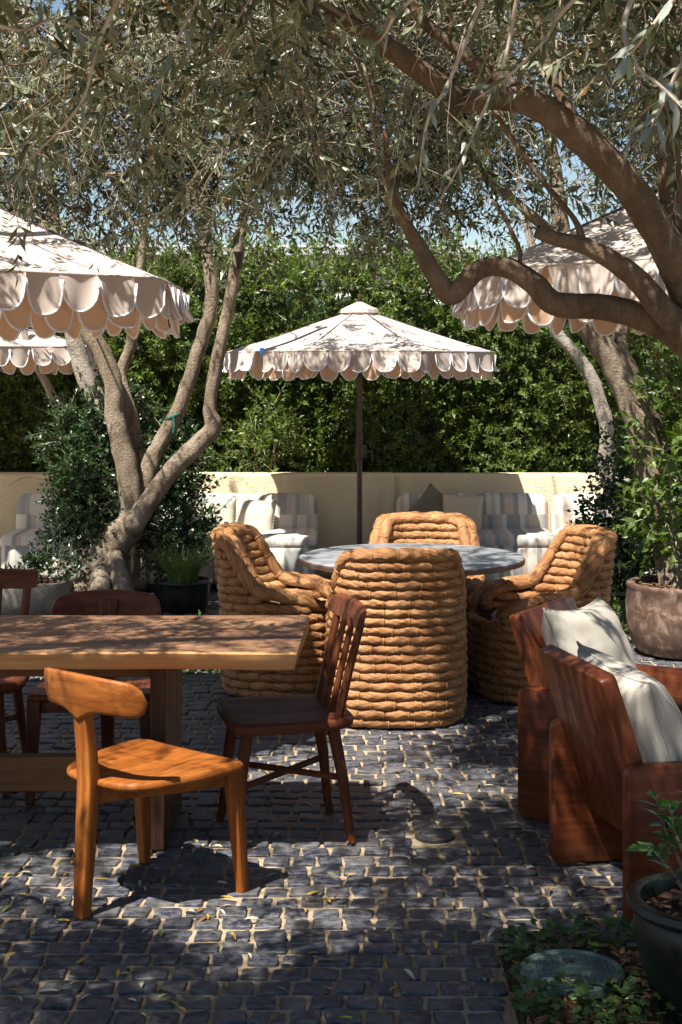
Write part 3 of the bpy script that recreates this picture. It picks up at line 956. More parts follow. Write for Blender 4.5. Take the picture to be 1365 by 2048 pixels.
mb = MB(); mb.box((1.28, .05, .13), (-1.33 + 1.3, 5.50 - 5.54, .245), .004, 1); mb.build('stretcher', M['trestle_rail'], t)

# ------------------------------------------------------------------ three-legged chairs
def loft(mb, secs, mi=0):
    n = len(secs[0]); V = [p for s in secs for p in s]; Fc = []
    for i in range(len(secs) - 1):
        for j in range(n):
            k = (j + 1) % n
            Fc.append([i * n + j, i * n + k, (i + 1) * n + k, (i + 1) * n + j])
    Fc.append(list(range(n))[::-1]); Fc.append([(len(secs) - 1) * n + j for j in range(n)])
    mb.add(V, Fc, mi)
def rrect(w_, d_, r, M4, n=3):
    out = []
    for (sx, sy, a0) in ((1, 1, 0), (-1, 1, 90), (-1, -1, 180), (1, -1, 270)):
        for q in range(n + 1):
            a = R(a0 + 90 * q / n)
            out.append(M4 @ Vector((sx * (w_ / 2 - r) + r * math.cos(a), sy * (d_ / 2 - r) + r * math.sin(a), 0)))
    return out
def leg_loft(mb, p0, p1, w0, d0, w1, d1, r=.008, mid=None, rz=0):
    st = [(p0, w0, d0)] + ([mid] if mid else []) + [(p1, w1, d1)]
    secs = []
    for (p, w_, d_) in st:
        secs.append(rrect(w_, d_, r, Matrix.Translation(p) @ Matrix.Rotation(rz, 4, 'Z')))
    loft(mb, secs)
def plate(mb, outline, z0, th, bev, dish=None, mi=0):
    """solid plate from an outline, with rounded edge and optional dish"""
    n = len(outline)
    c = Vector((sum(p[0] for p in outline) / n, sum(p[1] for p in outline) / n))
    V = []; Fc = []
    lay = [(1 - bev * 1.6, z0 + bev * .2 - 0), (1.0, z0 + th * .35), (1.0, z0 + th * .65), (1 - bev, z0 + th)]
    rings = [(.97, z0), (.995, z0 + th * .18), (1.0, z0 + th * .5), (.993, z0 + th * .86), (.97, z0 + th), (.85, z0 + th), (.65, z0 + th), (.4, z0 + th), (.18, z0 + th)]
    for (s, z) in rings:
        for (x, y) in outline:
            px_, py_ = c.x + (x - c.x) * s, c.y + (y - c.y) * s
            zz = z
            if dish and s < .98 and z > z0 + th * .9: zz += dish(px_, py_)
            V.append((px_, py_, zz))
    for i in range(len(rings) - 1):
        for j in range(n):
            k = (j + 1) % n
            Fc.append([i * n + j, i * n + k, (i + 1) * n + k, (i + 1) * n + j])
    Fc.append(list(range(n))[::-1])
    b = (len(rings) - 1) * n
    Fc.append([b + j for j in range(n)])
    mb.add(V, Fc, mi)
def tripod_chair(loc, rz, label, mats):
    t = thing('tripod_chair', label, 'chair', loc, rz, 'three-legged wooden chairs at the long table')
    mx, my, mz = mats
    # rear post, swelling into the back
    mb = MB()
    secs = []
    for (y, z, w_, d_) in ((-.272, 0, .046, .040), (-.258, .20, .056, .046), (-.245, .42, .064, .048), (-.252, .52, .062, .044), (-.266, .62, .060, .036), (-.273, .665, .075, .030), (-.281, .735, .09, .022)):
        secs.append(rrect(w_, d_, min(w_, d_) * .16, Matrix.Translation((0, y, z))))
    loft(mb, secs)
    mb.build('leg', mz, t, sharp=60)
    # curved back board
    mb = MB(); secs = []; hw = .232
    for i in range(33):
        u = -1 + 2 * i / 32
        au = abs(u)
        x = hw * math.sin(u * 1.05) / math.sin(1.05)
        y = -.285 + .085 * u * u
        e = math.sqrt(max(0.0, 1 - max(0, (au - .72) / .28) ** 2)) if au > .72 else 1.0
        e = max(e, .03)
        zc = .712 - .020 * u * u
        up = .062 * e * (1 - .10 * au)
        dn = .060 * e * (1 - .08 * au) + .040 * max(0, 1 - au / .34) ** 2
        th = .0135 * (.45 + .55 * e)
        nrm = Vector((-2 * .085 * u * .9 / hw * 1, 1, 0)).normalized()
        sec = []
        for q in range(16):
            a = 2 * PI * q / 16
            ca, sa = math.cos(a), math.sin(a)
            zz = zc + (up if sa > 0 else dn) * math.copysign(abs(sa) ** .55, sa)
            oo = th * math.copysign(abs(ca) ** .42, ca)
            sec.append(Vector((x, y, zz)) + nrm * oo + Vector((0, -.02 * (zz - .65) / .12, 0)))
        secs.append(sec)
    loft(mb, secs)
    mb.build('backrest', mx, t, sharp=70)
    # seat: straight front, sides drawing in to a rounded rear
    cp = [(0, .222), (.17, .222), (.238, .214), (.256, .18), (.252, .08), (.228, -.06), (.185, -.17), (.12, -.222), (0, -.236), (-.12, -.222), (-.185, -.17), (-.228, -.06), (-.252, .08), (-.256, .18), (-.238, .214), (-.17, .222)]
    cq = spline([cp[-1]] + cp + cp[:2], 4)[4:-5]
    out = [tuple(q) for q in cq][::-1]
    mb = MB(); plate(mb, out, .402, .026, .03, lambda x, y: -.010 * max(0, 1 - (x / .2) ** 2) * max(0, 1 - ((y + .03) / .2) ** 2) + .004 * (abs(x) / .25) ** 2)
    mb.build('seat', my, t, sharp=50)
    for sx in (-1, 1):
        mb = MB()
        leg_loft(mb, Vector((sx * .236, .213, 0)), Vector((sx * .222, .186, .406)), .034, .034, .056, .054, .006, (Vector((sx * .225, .190, .32)), .052, .048))
        mb.build('leg', mz, t, sharp=60)
    mb = MB()
    for sx in (-1, 1):
        a = Vector((0, -.235, .374)); b_ = Vector((sx * .19, .175, .374))
        dirv = b_ - a
        Mx = Matrix.Translation((a + b_) / 2) @ Matrix.Rotation(math.atan2(dirv.y, dirv.x), 4, 'Z')
        mb.box((dirv.length, .026, .052), (0, 0, 0), .004, 1, Mx)
    mb.box((.40, .024, .048), (0, .178, .376), .004, 1)
    mb.build('seat_rail', my, t)
    return t
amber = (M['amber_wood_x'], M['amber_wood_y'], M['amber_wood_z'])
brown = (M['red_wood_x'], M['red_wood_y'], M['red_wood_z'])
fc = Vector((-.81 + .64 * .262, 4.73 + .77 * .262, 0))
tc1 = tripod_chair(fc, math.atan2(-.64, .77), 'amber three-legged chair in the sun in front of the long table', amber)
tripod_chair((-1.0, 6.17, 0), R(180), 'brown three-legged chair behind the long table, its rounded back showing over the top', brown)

# ------------------------------------------------------------------ spindle-back chairs
def spindle_chair(loc, rz, label, first=None):
    if first is not None: return dup(first, loc, rz, label)
    t = thing('spindle_chair', label, 'chair', loc, rz, 'dark spindle-back chairs at the long table')
    dx, dy, dz = M['dark_wood_x'], M['dark_wood_y'], M['dark_wood_z']
    out = []
    for i in range(48):
        a = 2 * PI * i / 48; c, s = math.cos(a), math.sin(a)
        y = .235 * math.copysign(abs(s) ** .30, s)
        x = (.240 if s > 0 else .215 + .025 * (1 - abs(s))) * math.copysign(abs(c) ** .35, c)
        out.append((x * (1 + .06 * y / .2), y))
    mb = MB(); plate(mb, out, .418, .036, .02, lambda x, y: -.010 * max(0, 1 - (x / .17) ** 2) * max(0, 1 - ((y) / .17) ** 2))
    mb.build('seat', dy, t, sharp=50)
    for sx in (-1, 1):
        for (y0, y1) in ((.215, .165), (-.215, -.150)):
            mb = MB(); mb.tube([(sx * .195, y0, 0), (sx * .188, y0 * .95, .05), (sx * .165, (y0 + y1) / 2, .24), (sx * .148, y1, .42)], [.0155, .0165, .021, .024], 12)
            mb.build('leg', dz, t)
    for s_ in (-1, 1):
        mb = MB(); mb.tube([(s_ * .175, .195, .222 + .004 * s_), (-s_ * .175, -.190, .228 + .004 * s_)], .0125, 10); mb.build('stretcher', dy, t)
    # back
    for k, x in enumerate((-.180, -.060, .060, .180)):
        rr = .0155 if k in (0, 3) else .0125
        mb = MB(); mb.tube([(x * .93, -.165, .44), (x * .97, -.205, .62), (x * 1.02, -.248, .795)], [rr * 1.1, rr, rr * .95], 10, sq=(1.0, 1.25))
        mb.build('spindle', dz, t)
    mb = MB(); secs = []
    for i in range(15):
        u = -1 + 2 * i / 14
        x = .228 * u; y = -.262 + .022 * u * u
        e = 1 if abs(u) < .93 else .82
        hh = .043 * e * (1 - .08 * u * u)
        sec = []
        for q in range(12):
            a = 2 * PI * q / 12; ca, sa = math.cos(a), math.sin(a)
            sec.append(Vector((x, y + .013 * math.copysign(abs(ca) ** .5, ca) - .012 * sa, .812 + hh * math.copysign(abs(sa) ** .5, sa))))
        secs.append(sec)
    loft(mb, secs); mb.build('top_rail', dx, t, sharp=60)
    return t
# feet measured: rear (.047,5.49) and (-.072,5.83); front (-.49,5.735)
sc1 = spindle_chair((-.21, 5.60, 0), math.atan2(.97, -.22), 'dark spindle-back chair standing at the right end of the long table')
spindle_chair((-1.545, 6.27, 0), R(180), 'dark spindle-back chair behind the long table at the left edge', sc1)

# ------------------------------------------------------------------ lounge chairs
def lounge(loc, rz, label, first=None):
    """local: facing +y, rear corner of the left side panel at x=+.313 ; origin at rear centre"""
    t = thing('lounge_chair', label, 'armchair', loc, rz, 'red-brown slab lounge chairs')
    for sx in (-1, 1):
        mb = MB(); Mx = Matrix.Identity(4)
        bm = rbm(.74, .50, .055, 0, 1)
        ve = [e for e in bm.edges if abs(e.verts[0].co.z - e.verts[1].co.z) > .01]
        bmesh.ops.bevel(bm, geom=ve, offset=.035, segments=5, profile=.5, affect='EDGES')
        he = [e for e in bm.edges if abs(e.verts[0].co.z - e.verts[1].co.z) < .001 and len(e.link_faces) == 2 and abs(e.calc_face_angle(0)) > 1.2]
        bmesh.ops.bevel(bm, geom=he, offset=.008, segments=2, profile=.5, affect='EDGES')
        Mx = Matrix.Translation((sx * .313, .37, .252)) @ Matrix.Rotation(R(90), 4, 'Z') @ Matrix.Rotation(R(90), 4, 'X')
        mb.bm(bm, Mx)
        mb.build('side_panel', M['red_wood_y'], t, sharp=30)
    # back: reclined slab
    hb = .60
    mb = MB()
    Mx = Matrix.Translation((0, .055, .485)) @ Matrix.Rotation(R(19), 4, 'X')
    bm = rbm(.556, .055, hb, 0, 1)
    ve = [e for e in bm.edges if abs(e.verts[0].co.y - e.verts[1].co.y) > .01]
    bmesh.ops.bevel(bm, geom=ve, offset=.022, segments=4, profile=.5, affect='EDGES')
    he = [e for e in bm.edges if abs(e.verts[0].co.y - e.verts[1].co.y) < .001 and abs(e.calc_face_angle(0)) > 1.2]
    bmesh.ops.bevel(bm, geom=he, offset=.007, segments=2, profile=.5, affect='EDGES')
    mb.bm(bm, Mx); mb.build('backrest', M['red_wood_z'], t, sharp=30)
    mb = MB(); mb.box((.566, .60, .045), (0, .43, .245), .006, 2, None); mb.build('seat', M['red_wood_x'], t, sharp=30)
    return t
fa = Vector((.974, .227)); la = Vector((-.227, .974))
la_mid = Vector(((.732 + .874) / 2 + .0, (5.225 + 4.615) / 2, 0))
LA = lounge(la_mid, math.atan2(-.974, .227), 'near red-brown slab armchair at the right, seen from behind')
fb = Vector((.86, -.51))
lb_mid = Vector((.69 + .313 * .51, 5.785 + .313 * .86, 0))
LB = dup(LA, lb_mid, math.atan2(-.86, -.51), 'farther red-brown slab armchair turned towards us with the linen pillow upright')
def on_chair(mid, rz, p):
    return Matrix.Translation(mid) @ Matrix.Rotation(rz, 4, 'Z') @ Matrix.Translation(p)
for (mid, rz, l1, l2, sd) in ((la_mid, math.atan2(-.974, .227), 'crumpled grey linen pillow slumped in the near slab armchair', 'pale seat cushion in the near slab armchair', 3.0),
                         (lb_mid, math.atan2(-.86, -.51), 'plump grey linen pillow upright in the farther slab armchair', 'pale seat cushion in the farther slab armchair', 8.0)):
    me = pillow_mesh('pillow', .57, M['linen_grey'], .125, 30, .018, sd, sz=.50, pc=.14)
    o = link('back_pillow', me)
    o.matrix_world = on_chair(mid, rz, (0, .175, .555 if sd > 5 else .53)) @ Matrix.Rotation(R(180), 4, 'Z') @ Matrix.Rotation(R(-21), 4, 'X') @ Matrix.Rotation(R(3 if sd > 5 else -3), 4, 'Y')
    tag(o, l1, 'pillow', 'pillows in the slab armchairs')
    ed = []
    for q in range(4 * 20):
        k_, f_ = divmod(q, 20); f_ = -1 + f_ / 10
        u, v_ = ((f_, -1), (1, f_), (-f_, 1), (-1, -f_))[k_]
        ed.append((u * .57 / 2 * (1 - .14 * (1 - v_ * v_) * abs(u) ** 3), 0, v_ * .25 * (1 - .14 * (1 - u * u) * abs(v_) ** 3)))
    mb = MB(); mb.tube(ed, .0042, 6, closed=True); mb.build('piping', M['linen_grey'], o, sharp=None)
    mb = MB(); mb.box((.55, .57, .10), (0, 0, 0), .04, 4)
    o = mb.build('seat_cushion', M['seat_linen'])
    o.matrix_world = on_chair(mid, rz, (0, .455, .320))
    tag(o, l2, 'cushion', 'seat cushions of the slab armchairs')
# ------------------------------------------------------------------ leaf and twig templates
def leaf_vt(p, d, nrm, L, W, fold=.15, curl=.12, wide=.45):
    """a folded, slightly curled leaf: 7 points, 6 triangles"""
    d = d.normalized(); s = d.cross(nrm).normalized(); nrm = s.cross(d)
    P = [p, p + d * L * wide * .55 + s * W * .40 + nrm * W * fold, p + d * L * wide * .55 - s * W * .40 + nrm * W * fold,
         p + d * L * (wide + .18) + s * W * .48 + nrm * (W * fold - L * curl * .3), p + d * L * (wide + .18) - s * W * .48 + nrm * (W * fold - L * curl * .3),
         p + d * L * .55 - nrm * L * curl * .15, p + d * L - nrm * L * curl]
    T = [(0, 5, 1), (0, 2, 5), (1, 5, 3), (2, 4, 5), (3, 5, 6), (4, 6, 5)]
    return P, T
def leaf_lo(p, d, nrm, L, W, fold=.12, curl=.1, wide=.45):
    d = d.normalized(); s = d.cross(nrm).normalized(); nrm = s.cross(d)
    P = [p, p + d * L * wide + s * W * .5 + nrm * W * fold, p + d * L * wide - s * W * .5 + nrm * W * fold, p + d * L * wide, p + d * L - nrm * L * curl]
    return P, [(0, 3, 1), (0, 2, 3), (1, 3, 4), (2, 4, 3)]
def twig_tpl(n, L, lL, lW, droop=.25, ang=45, wide=.45, rs=.0016, hi=False, dense=1, bare=0.12, mi_leaf=0, mi_stem=1, wig=.03, jit=1.0):
    V, T, mi = [], [], []
    pts = []
    a1, a2 = random.uniform(-1, 1), random.uniform(0, 6)
    NS_ = 5 if hi is None else 4
    for j in range(NS_ + 1):
        u = j / NS_
        pts.append(Vector((L * u, wig * L * 3 * math.sin(2.5 * u + a2) * u + a1 * .12 * L * u * u, -droop * L * u * u)))
    def P(u):
        f = u * NS_; i = min(NS_ - 1, int(f)); return pts[i].lerp(pts[i + 1], f - i), (pts[i + 1] - pts[i]).normalized()
    mbx = MB(); mbx.tube(pts, [rs * (1 - .7 * j / NS_) + .0003 for j in range(NS_ + 1)], 3, cap=False)
    V += [tuple(v) for v in mbx.v]
    for f in mbx.f: T += [(f[0], f[1], f[2]), (f[0], f[2], f[3])]; mi += [mi_stem] * 2
    az = random.uniform(0, 6)
    for k in range(n):
        u = bare + (1 - bare) * (k + .5 + random.uniform(-.3, .3) * jit) / n
        p, tg = P(min(.999, u))
        az += R(90) + random.uniform(-.4, .4)
        for sgn in (0, PI):
            if random.random() > dense: continue
            s = tg.cross(Vector((0, 0, 1))).normalized(); w_ = s.cross(tg)
            side = s * math.cos(az + sgn) + w_ * math.sin(az + sgn)
            an = R(ang + random.uniform(-18, 18))
            d = tg * math.cos(an) + side * math.sin(an) + Vector((0, 0, -.15))
            nrm = (tg * .6 - side * .4 + rdir() * .8)
            sc = random.uniform(.7, 1.15) * (1 if u < .8 else .8)
            P_, T_ = (leaf_vt if hi else leaf_lo)(p, d, nrm, lL * sc, lW * sc * random.uniform(.85, 1.15), wide=wide)
            b = len(V); V += [tuple(q) for q in P_]; T += [tuple(b + i for i in q) for q in T_]; mi += [mi_leaf] * len(T_)
    P_, T_ = leaf_lo(pts[-1], pts[-1] - pts[-2], rdir(), lL * .8, lW * .8)
    b = len(V); V += [tuple(q) for q in P_]; T += [tuple(b + i for i in q) for q in T_]; mi += [mi_leaf] * len(T_)
    return np.array(V), np.array(T), np.array(mi)

# ------------------------------------------------------------------ where sun comes through (receivers that are sunlit in the place)
OPEN = [  # centre, radius, chance that a twig in the way is kept
    ((-1.05, 6.25, 2.22), .75, .55), ((.85, 6.0, 2.25), .75, .7),
    ((.20, 6.55, 0), .42, .10), ((.55, 6.25, 0), .35, .2), ((-.3, 6.5, 0), .35, .3), ((.30, 5.45, 0), .30, .35), ((.68, 5.0, 0), .32, .25),
    ((-.45, 5.1, 0), .5, .4), ((.0, 4.9, 0), .35, .4), ((-1.0, 5.2, 0), .3, .5), ((-.9, 4.6, 0), .3, .5),
    ((-.70, 4.92, .50), .34, .10), ((-.85, 5.5, .75), .6, .5), ((-.25, 5.3, .75), .3, .25),
    ((.37, 7.86, .75), .62, .35), ((.2, 7.15, .30), .34, .12), ((.35, 7.15, .75), .22, .4),
    ((-.62, 8.1, .7), .3, .3), ((1.3, 8.05, .7), .3, .25), ((.5, 8.8, .8), .3, .3),
    ((.95, 4.95, .70), .35, .25), ((1.0, 5.9, .60), .40, .20),
    ((-1.0, 12.0, .5), .9, .15), ((.9, 12.0, .5), .8, .2), ((2.1, 12.0, .5), .8, .2), ((-2.3, 11.9, .4), .6, .35),
    ((-.1, 12.4, .6), .8, .25), ((1.2, 12.6, .85), .8, .3), ((-1.0, 12.6, .85), .8, .3), ((-3, 12.5, .6), .8, .3),
    ((-2.5, 13.0, 2.2), 1.3, .35), ((-.4, 13.0, 2.2), 1.4, .2), ((1.6, 13.0, 2.1), 1.3, .2), ((3.2, 13, 2), 1.2, .3), ((1.6, 13.0, 1.4), .7, .4),
    ((-1.55, 10.9, 1.0), .35, .3), ((-1.1, 10.9, 1.6), .35, .35), ((2.0, 9.4, .35), .4, .25), ((1.9, 9.4, 1.4), .3, .3), ((-2.0, 10.7, .4), .4, .4),
    ((1.05, 4.3, .3), .2, .6), ((.6, 4.0, 0), .2, .6), ((.72, 4.35, 0), .2, .35), ((-.75, 4.25, 0), .16, .35), ((-.2, 4.35, 0), .16, .4), ((.2, 4.15, 0), .13, .45), ((-.45, 4.05, 0), .12, .4), ((-1.1, 4.9, 0), .22, .35), ((-.3, 4.75, 0), .25, .35), ((.15, 4.6, 0), .2, .4)]
OPEN = [(Vector(c), r * (1.1 if c[2] > .2 else 1.0), (k * (.55 if c[2] > .2 else (.6 if c[1] > 6 else .95)) if c[1] < 11.5 else k * (.7 if c[2] < .55 or c[2] > 1.5 else 1.5))) for c, r, k in OPEN]
def kept(p):
    """shade or light: thin the crown where the sun reaches the yard; keep the frame of branches off umbrellas and off the eye"""
    d = p.y
    if d > .25:
        px, py = proj(p)
        if -120 < px < 1490:
            lim = 460 + 75 * noise.noise(Vector((px * .007, d * .5, 0))) + 60 * noise.noise(Vector((px * .025, d, 4)))
            if d > 8.3: lim += 45
            if px < 330 and d < 6: lim = 520 + 40 * noise.noise(Vector((px * .02, d, 5)))
            if px > 1200 and d < 6: lim = 430
            if py > lim: return False
            if d < 2.6 and py > -160: return False
            if d < 8.3 and py > -20 and random.random() < (.60 if px < 900 else .48): return False
    for (l, Rr, rim, hc) in UMB:
        rr = math.hypot(p.x - l.x, p.y - l.y)
        if rr < Rr + .06 and rim - .3 < p.z < rim + hc * (1 - rr / Rr) + .16: return False
    for (c, r, k) in OPEN:
        w_ = c - p; tt = w_.dot(LD)
        if tt > 0:
            ds = (w_ - LD * tt).length
            if ds < r and random.random() > k: return False
    return True

TW = [twig_tpl(random.choice((9, 11, 13)), random.uniform(.26, .42), .064, .0185, random.uniform(-.1, .4), 48, bare=.1, dense=.94, rs=.0013) for _ in range(9)]
TWD = [twig_tpl(7, random.uniform(.3, .5), .05, .011, .5, 60, dense=.30) for _ in range(3)]     # nearly bare twigs
ALLTW = TW + TWD

def tree(name, label, base, limbs, barkmat, blobs, ncl, per, group='olive trees', seed=0, bare=.16, extra=(), straggle=.95, twsc=1.0, limb_names=None, nzr=.15):
    random.seed(seed)
    t = thing(name, label, 'tree', base, 0, group)
    B = Vector(base)
    skel = []
    for k, pts in enumerate(limbs):
        q = spline([(*p, r) for p, r in pts], 7)
        mb = MB(); mb.tube([Vector(x[:3]) - B for x in q], [x[3] for x in q], 14, 0, nzr, 9.0)
        mb.build('trunk' if k == 0 else 'branch', barkmat, t, sharp=None)
        for x in q[::3]: skel.append((Vector(x[:3]), x[3]))
    for (pts, nm, mt) in extra:
        q = spline([(*p, r) for p, r in pts], 5)
        mb = MB(); mb.tube([Vector(x[:3]) - B for x in q], [x[3] for x in q], 10, 0, nzr, 9.0)
        mb.build(nm, mt, t, sharp=None)
    src = list([s_ for s_ in skel if s_[0].z > 1.9] or skel)
    mb = MB(); W, Ms, Ls = [], [], []
    wsum = sum(b[2] for b in blobs)
    for _ in range(ncl):
        r_ = random.random() * wsum
        for (c, rad, wt) in blobs:
            r_ -= wt
            if r_ <= 0: break
        for _try in range(20):
            v = Vector((random.uniform(-1, 1), random.uniform(-1, 1), random.uniform(-1, 1)))
            if v.length < 1: break
        c = Vector(c) + Vector((v.x * rad[0], v.y * rad[1], v.z * rad[2]))
        q, qr = min(src, key=lambda s_: (s_[0] - c).length + random.uniform(0, .35))
        L = (c - q).length
        if L < .15: continue
        mid = q.lerp(c, .5) + Vector((random.uniform(-.15, .15), random.uniform(-.15, .15), .10 * L + .08))
        end = c + (c - mid).normalized() * .25 + Vector((0, 0, -.10))
        j_ = lambda: Vector((random.uniform(-1, 1), random.uniform(-1, 1), random.uniform(-1, 1))) * min(.16, .13 * L)
        path = spline([q, q.lerp(mid, .5) + j_(), mid + j_(), mid.lerp(c, .5) + j_(), c, end], 3)
        n = len(path)
        for x in path[3:-3:2]: src.append((Vector(x), min(.0085, qr * .5) * .6))
        if all(kept_view(Vector(x)) for x in path):
            mb.tube([Vector(x) - B for x in path], [min(.0075, qr * .5) * (1 - .80 * i / n) + .0010 for i in range(n)], 5, cap=False)
        else:
            # stop the branch where it would leave the crown
            good = [Vector(x) for x in path]
            cut = next(i for i, x in enumerate(good) if not kept_view(x))
            if cut > 4: mb.tube([x - B for x in good[:cut]], [min(.0075, qr * .5) * (1 - .80 * i / n) + .0010 for i in range(cut)], 5, cap=False)
        for k in range(per):
            u = random.uniform(.35, 1.0) ** .8
            f = u * (n - 1); i = min(n - 2, int(f))
            p = Vector(path[i]).lerp(Vector(path[i + 1]), f - i) + rdir() * .05
            tg = Vector(path[i + 1]) - Vector(path[i])
            d = tg.normalized() * .5 + rdir() * straggle + Vector((0, 0, -.12))
            tip = p + d.normalized() * .36 * twsc
            if not (kept(p) and kept_view(tip)): continue
            W.append(random.randrange(len(TW)) if random.random() > bare else len(TW) + random.randrange(len(TWD)))
            Ms.append(frame(d, random.uniform(-.6, .6), random.uniform(.8, 1.2) * twsc)); Ls.append(np.array(p - B))
    if mb.v: tag(mb.build('branchlets', M['thin_bark'], t, sharp=None), kind='stuff')
    if W:
        V, T, mi = scatter(ALLTW, W, np.array(Ms), np.array(Ls))
        tag(np_mesh('crown', V, T, mi, [M['olive_leaf'], M['twig']], t), kind='stuff')
    print(label[:30], 'twigs', len(W))
    return t
def kept_view(p):
    d = p.y
    if d > .25:
        px, py = proj(p)
        if -120 < px < 1490:
            lim = 510 + 95 * noise.noise(Vector((px * .007, d * .5, 0))) + 60 * noise.noise(Vector((px * .025, d, 4)))
            if d > 8.3: lim += 45
            if px < 330 and d < 6: lim = 570
            if px > 1200 and d < 6: lim = 470
            if py > lim: return False
            if d < 2.6 and py > -160: return False
    for (l, Rr, rim, hc) in UMB:
        rr = math.hypot(p.x - l.x, p.y - l.y)
        if rr < Rr + .03 and rim - .3 < p.z < rim + hc * (1 - rr / Rr) + .05: return False
    return True

def A(d, *pts): return [(at(px, py, d), r) for (px, py, r) in pts]
# --- left multi-stemmed olive behind the long table
D = 10.95
base1 = ground(208, 1211); base1.z = 0
trunk = [(base1 + Vector((0, 0, -.03)), .21)] + A(D, (206, 1165, .165), (212, 1118, .135), (228, 1085, .122), (258, 1058, .118), (268, 1035, .105))
t1 = tree('olive_tree', 'multi-stemmed olive tree with bare grey stems behind the long table', base1, [
    trunk,
    A(D, (262, 1052, 0.087), (262, 1000, 0.080), (252, 925, 0.083), (240, 880, 0.077), (230, 830, 0.073), (228, 775, 0.071), (212, 722, 0.070), (180, 668, 0.066), (140, 600, 0.061), (112, 500, 0.052), (104, 400, 0.044), (90, 280, 0.035)),
    A(D + .12, (258, 1058, 0.078), (285, 995, 0.077), (298, 940, 0.074), (318, 890, 0.059), (350, 835, 0.057), (378, 765, 0.054), (400, 690, 0.052), (420, 630, 0.050), (424, 570, 0.049), (414, 490, 0.044), (410, 400, 0.039), (402, 280, 0.031), (412, 160, 0.024)),
    A(D - .1, (262, 1058, 0.078), (300, 1000, 0.071), (345, 940, 0.068), (392, 892, 0.066), (426, 856, 0.064), (420, 815, 0.049), (432, 735, 0.047), (452, 640, 0.045), (468, 560, 0.044), (480, 480, 0.037), (496, 380, 0.031), (520, 260, 0.026)),
    A(D + .2, (292, 950, 0.061), (276, 885, 0.052), (258, 815, 0.049), (242, 750, 0.045), (262, 690, 0.044), (270, 610, 0.037), (285, 500, 0.031), (292, 380, 0.026), (305, 240, 0.019)),
], M['olive_bark'], [((-1.6, 9.6, 3.5), (1.5, 1.0, .95), 1.0), ((-.4, 9.4, 3.45), (1.3, 1.0, .9), 1.0), ((-2.6, 9.3, 3.3), (1.0, 1.0, .8), .7), ((.4, 9.8, 3.6), (1.0, .8, .8), .5), ((-1.5, 10.8, 4.0), (1.6, .8, .6), .5), ((-.35, 10.9, 3.45), (.9, .5, .45), .7)], 430, 20, seed=1, bare=.18,
    extra=[([(at(215, 1120, D - .05), .09), (at(168, 1165, D - .22), .07), (at(150, 1205, D - .30), .09)], 'root', M['olive_bark']),
           ([(at(225, 1115, D - .12), .08), (at(243, 1160, D - .25), .07), (at(250, 1208, D - .32), .085)], 'root', M['olive_bark']),
           ([(at(205, 1130, D - .1), .09), (at(200, 1170, D - .28), .08), (at(198, 1212, D - .34), .10)], 'root', M['olive_bark'])])
mb = MB(); c = at(349, 832, D + .12); mb.tube([c + Vector((.062 * math.cos(a), .062 * math.sin(a), .03 * math.cos(a))) - base1 for a in np.linspace(0, 2 * PI, 15)[:-1]], .010, 6, closed=True)
mb.tube([c + Vector((.0, -.07, 0)) - base1, c + Vector((.01, -.08, -.06)) - base1, c + Vector((.0, -.075, -.12)) - base1], .008, 6)
mb.build('garden_tie', M['teal_tie'], t1)
# lamp strapped to the stem
cl = at(474, 520, D - .16)
t = thing('spotlight', 'small black spotlight strapped high on the right stem of the left olive', 'lamp', cl)
mb = MB(); mb.tube([(0, 0, -.06), (.01, -.01, .06)], [.035, .042], 14); mb.build('housing', M['black_metal'], t)
mb = MB(); mb.box((.05, .06, .02), (0, .06, 0), .004); mb.build('bracket', M['black_metal'], t)
# --- pale olive farther left
base5 = Vector((-1.93, 11.45, 0))
tree('olive_tree', 'pale knobbly olive trunk behind the left olive, under the far umbrella', base5, [
    [(base5 + Vector((0, 0, -.03)), .11), (at(190, 1060, 11.45), .10), (at(192, 960, 11.45), .092), (at(196, 890, 11.45), .088), (at(198, 825, 11.45), .092), (at(180, 775, 11.45), .075), (at(160, 720, 11.45), .07), (at(145, 660, 11.45), .066), (at(120, 560, 11.45), .055), (at(90, 440, 11.45), .04)],
    A(11.5, (190, 1010, .06), (158, 930, .05), (130, 860, .042), (110, 800, .035), (60, 700, .028), (20, 560, .022)),
], M['pale_bark'], [((-2.6, 11.6, 3.4), (1.2, 1.0, .8), 1)], 100, 16, seed=2)
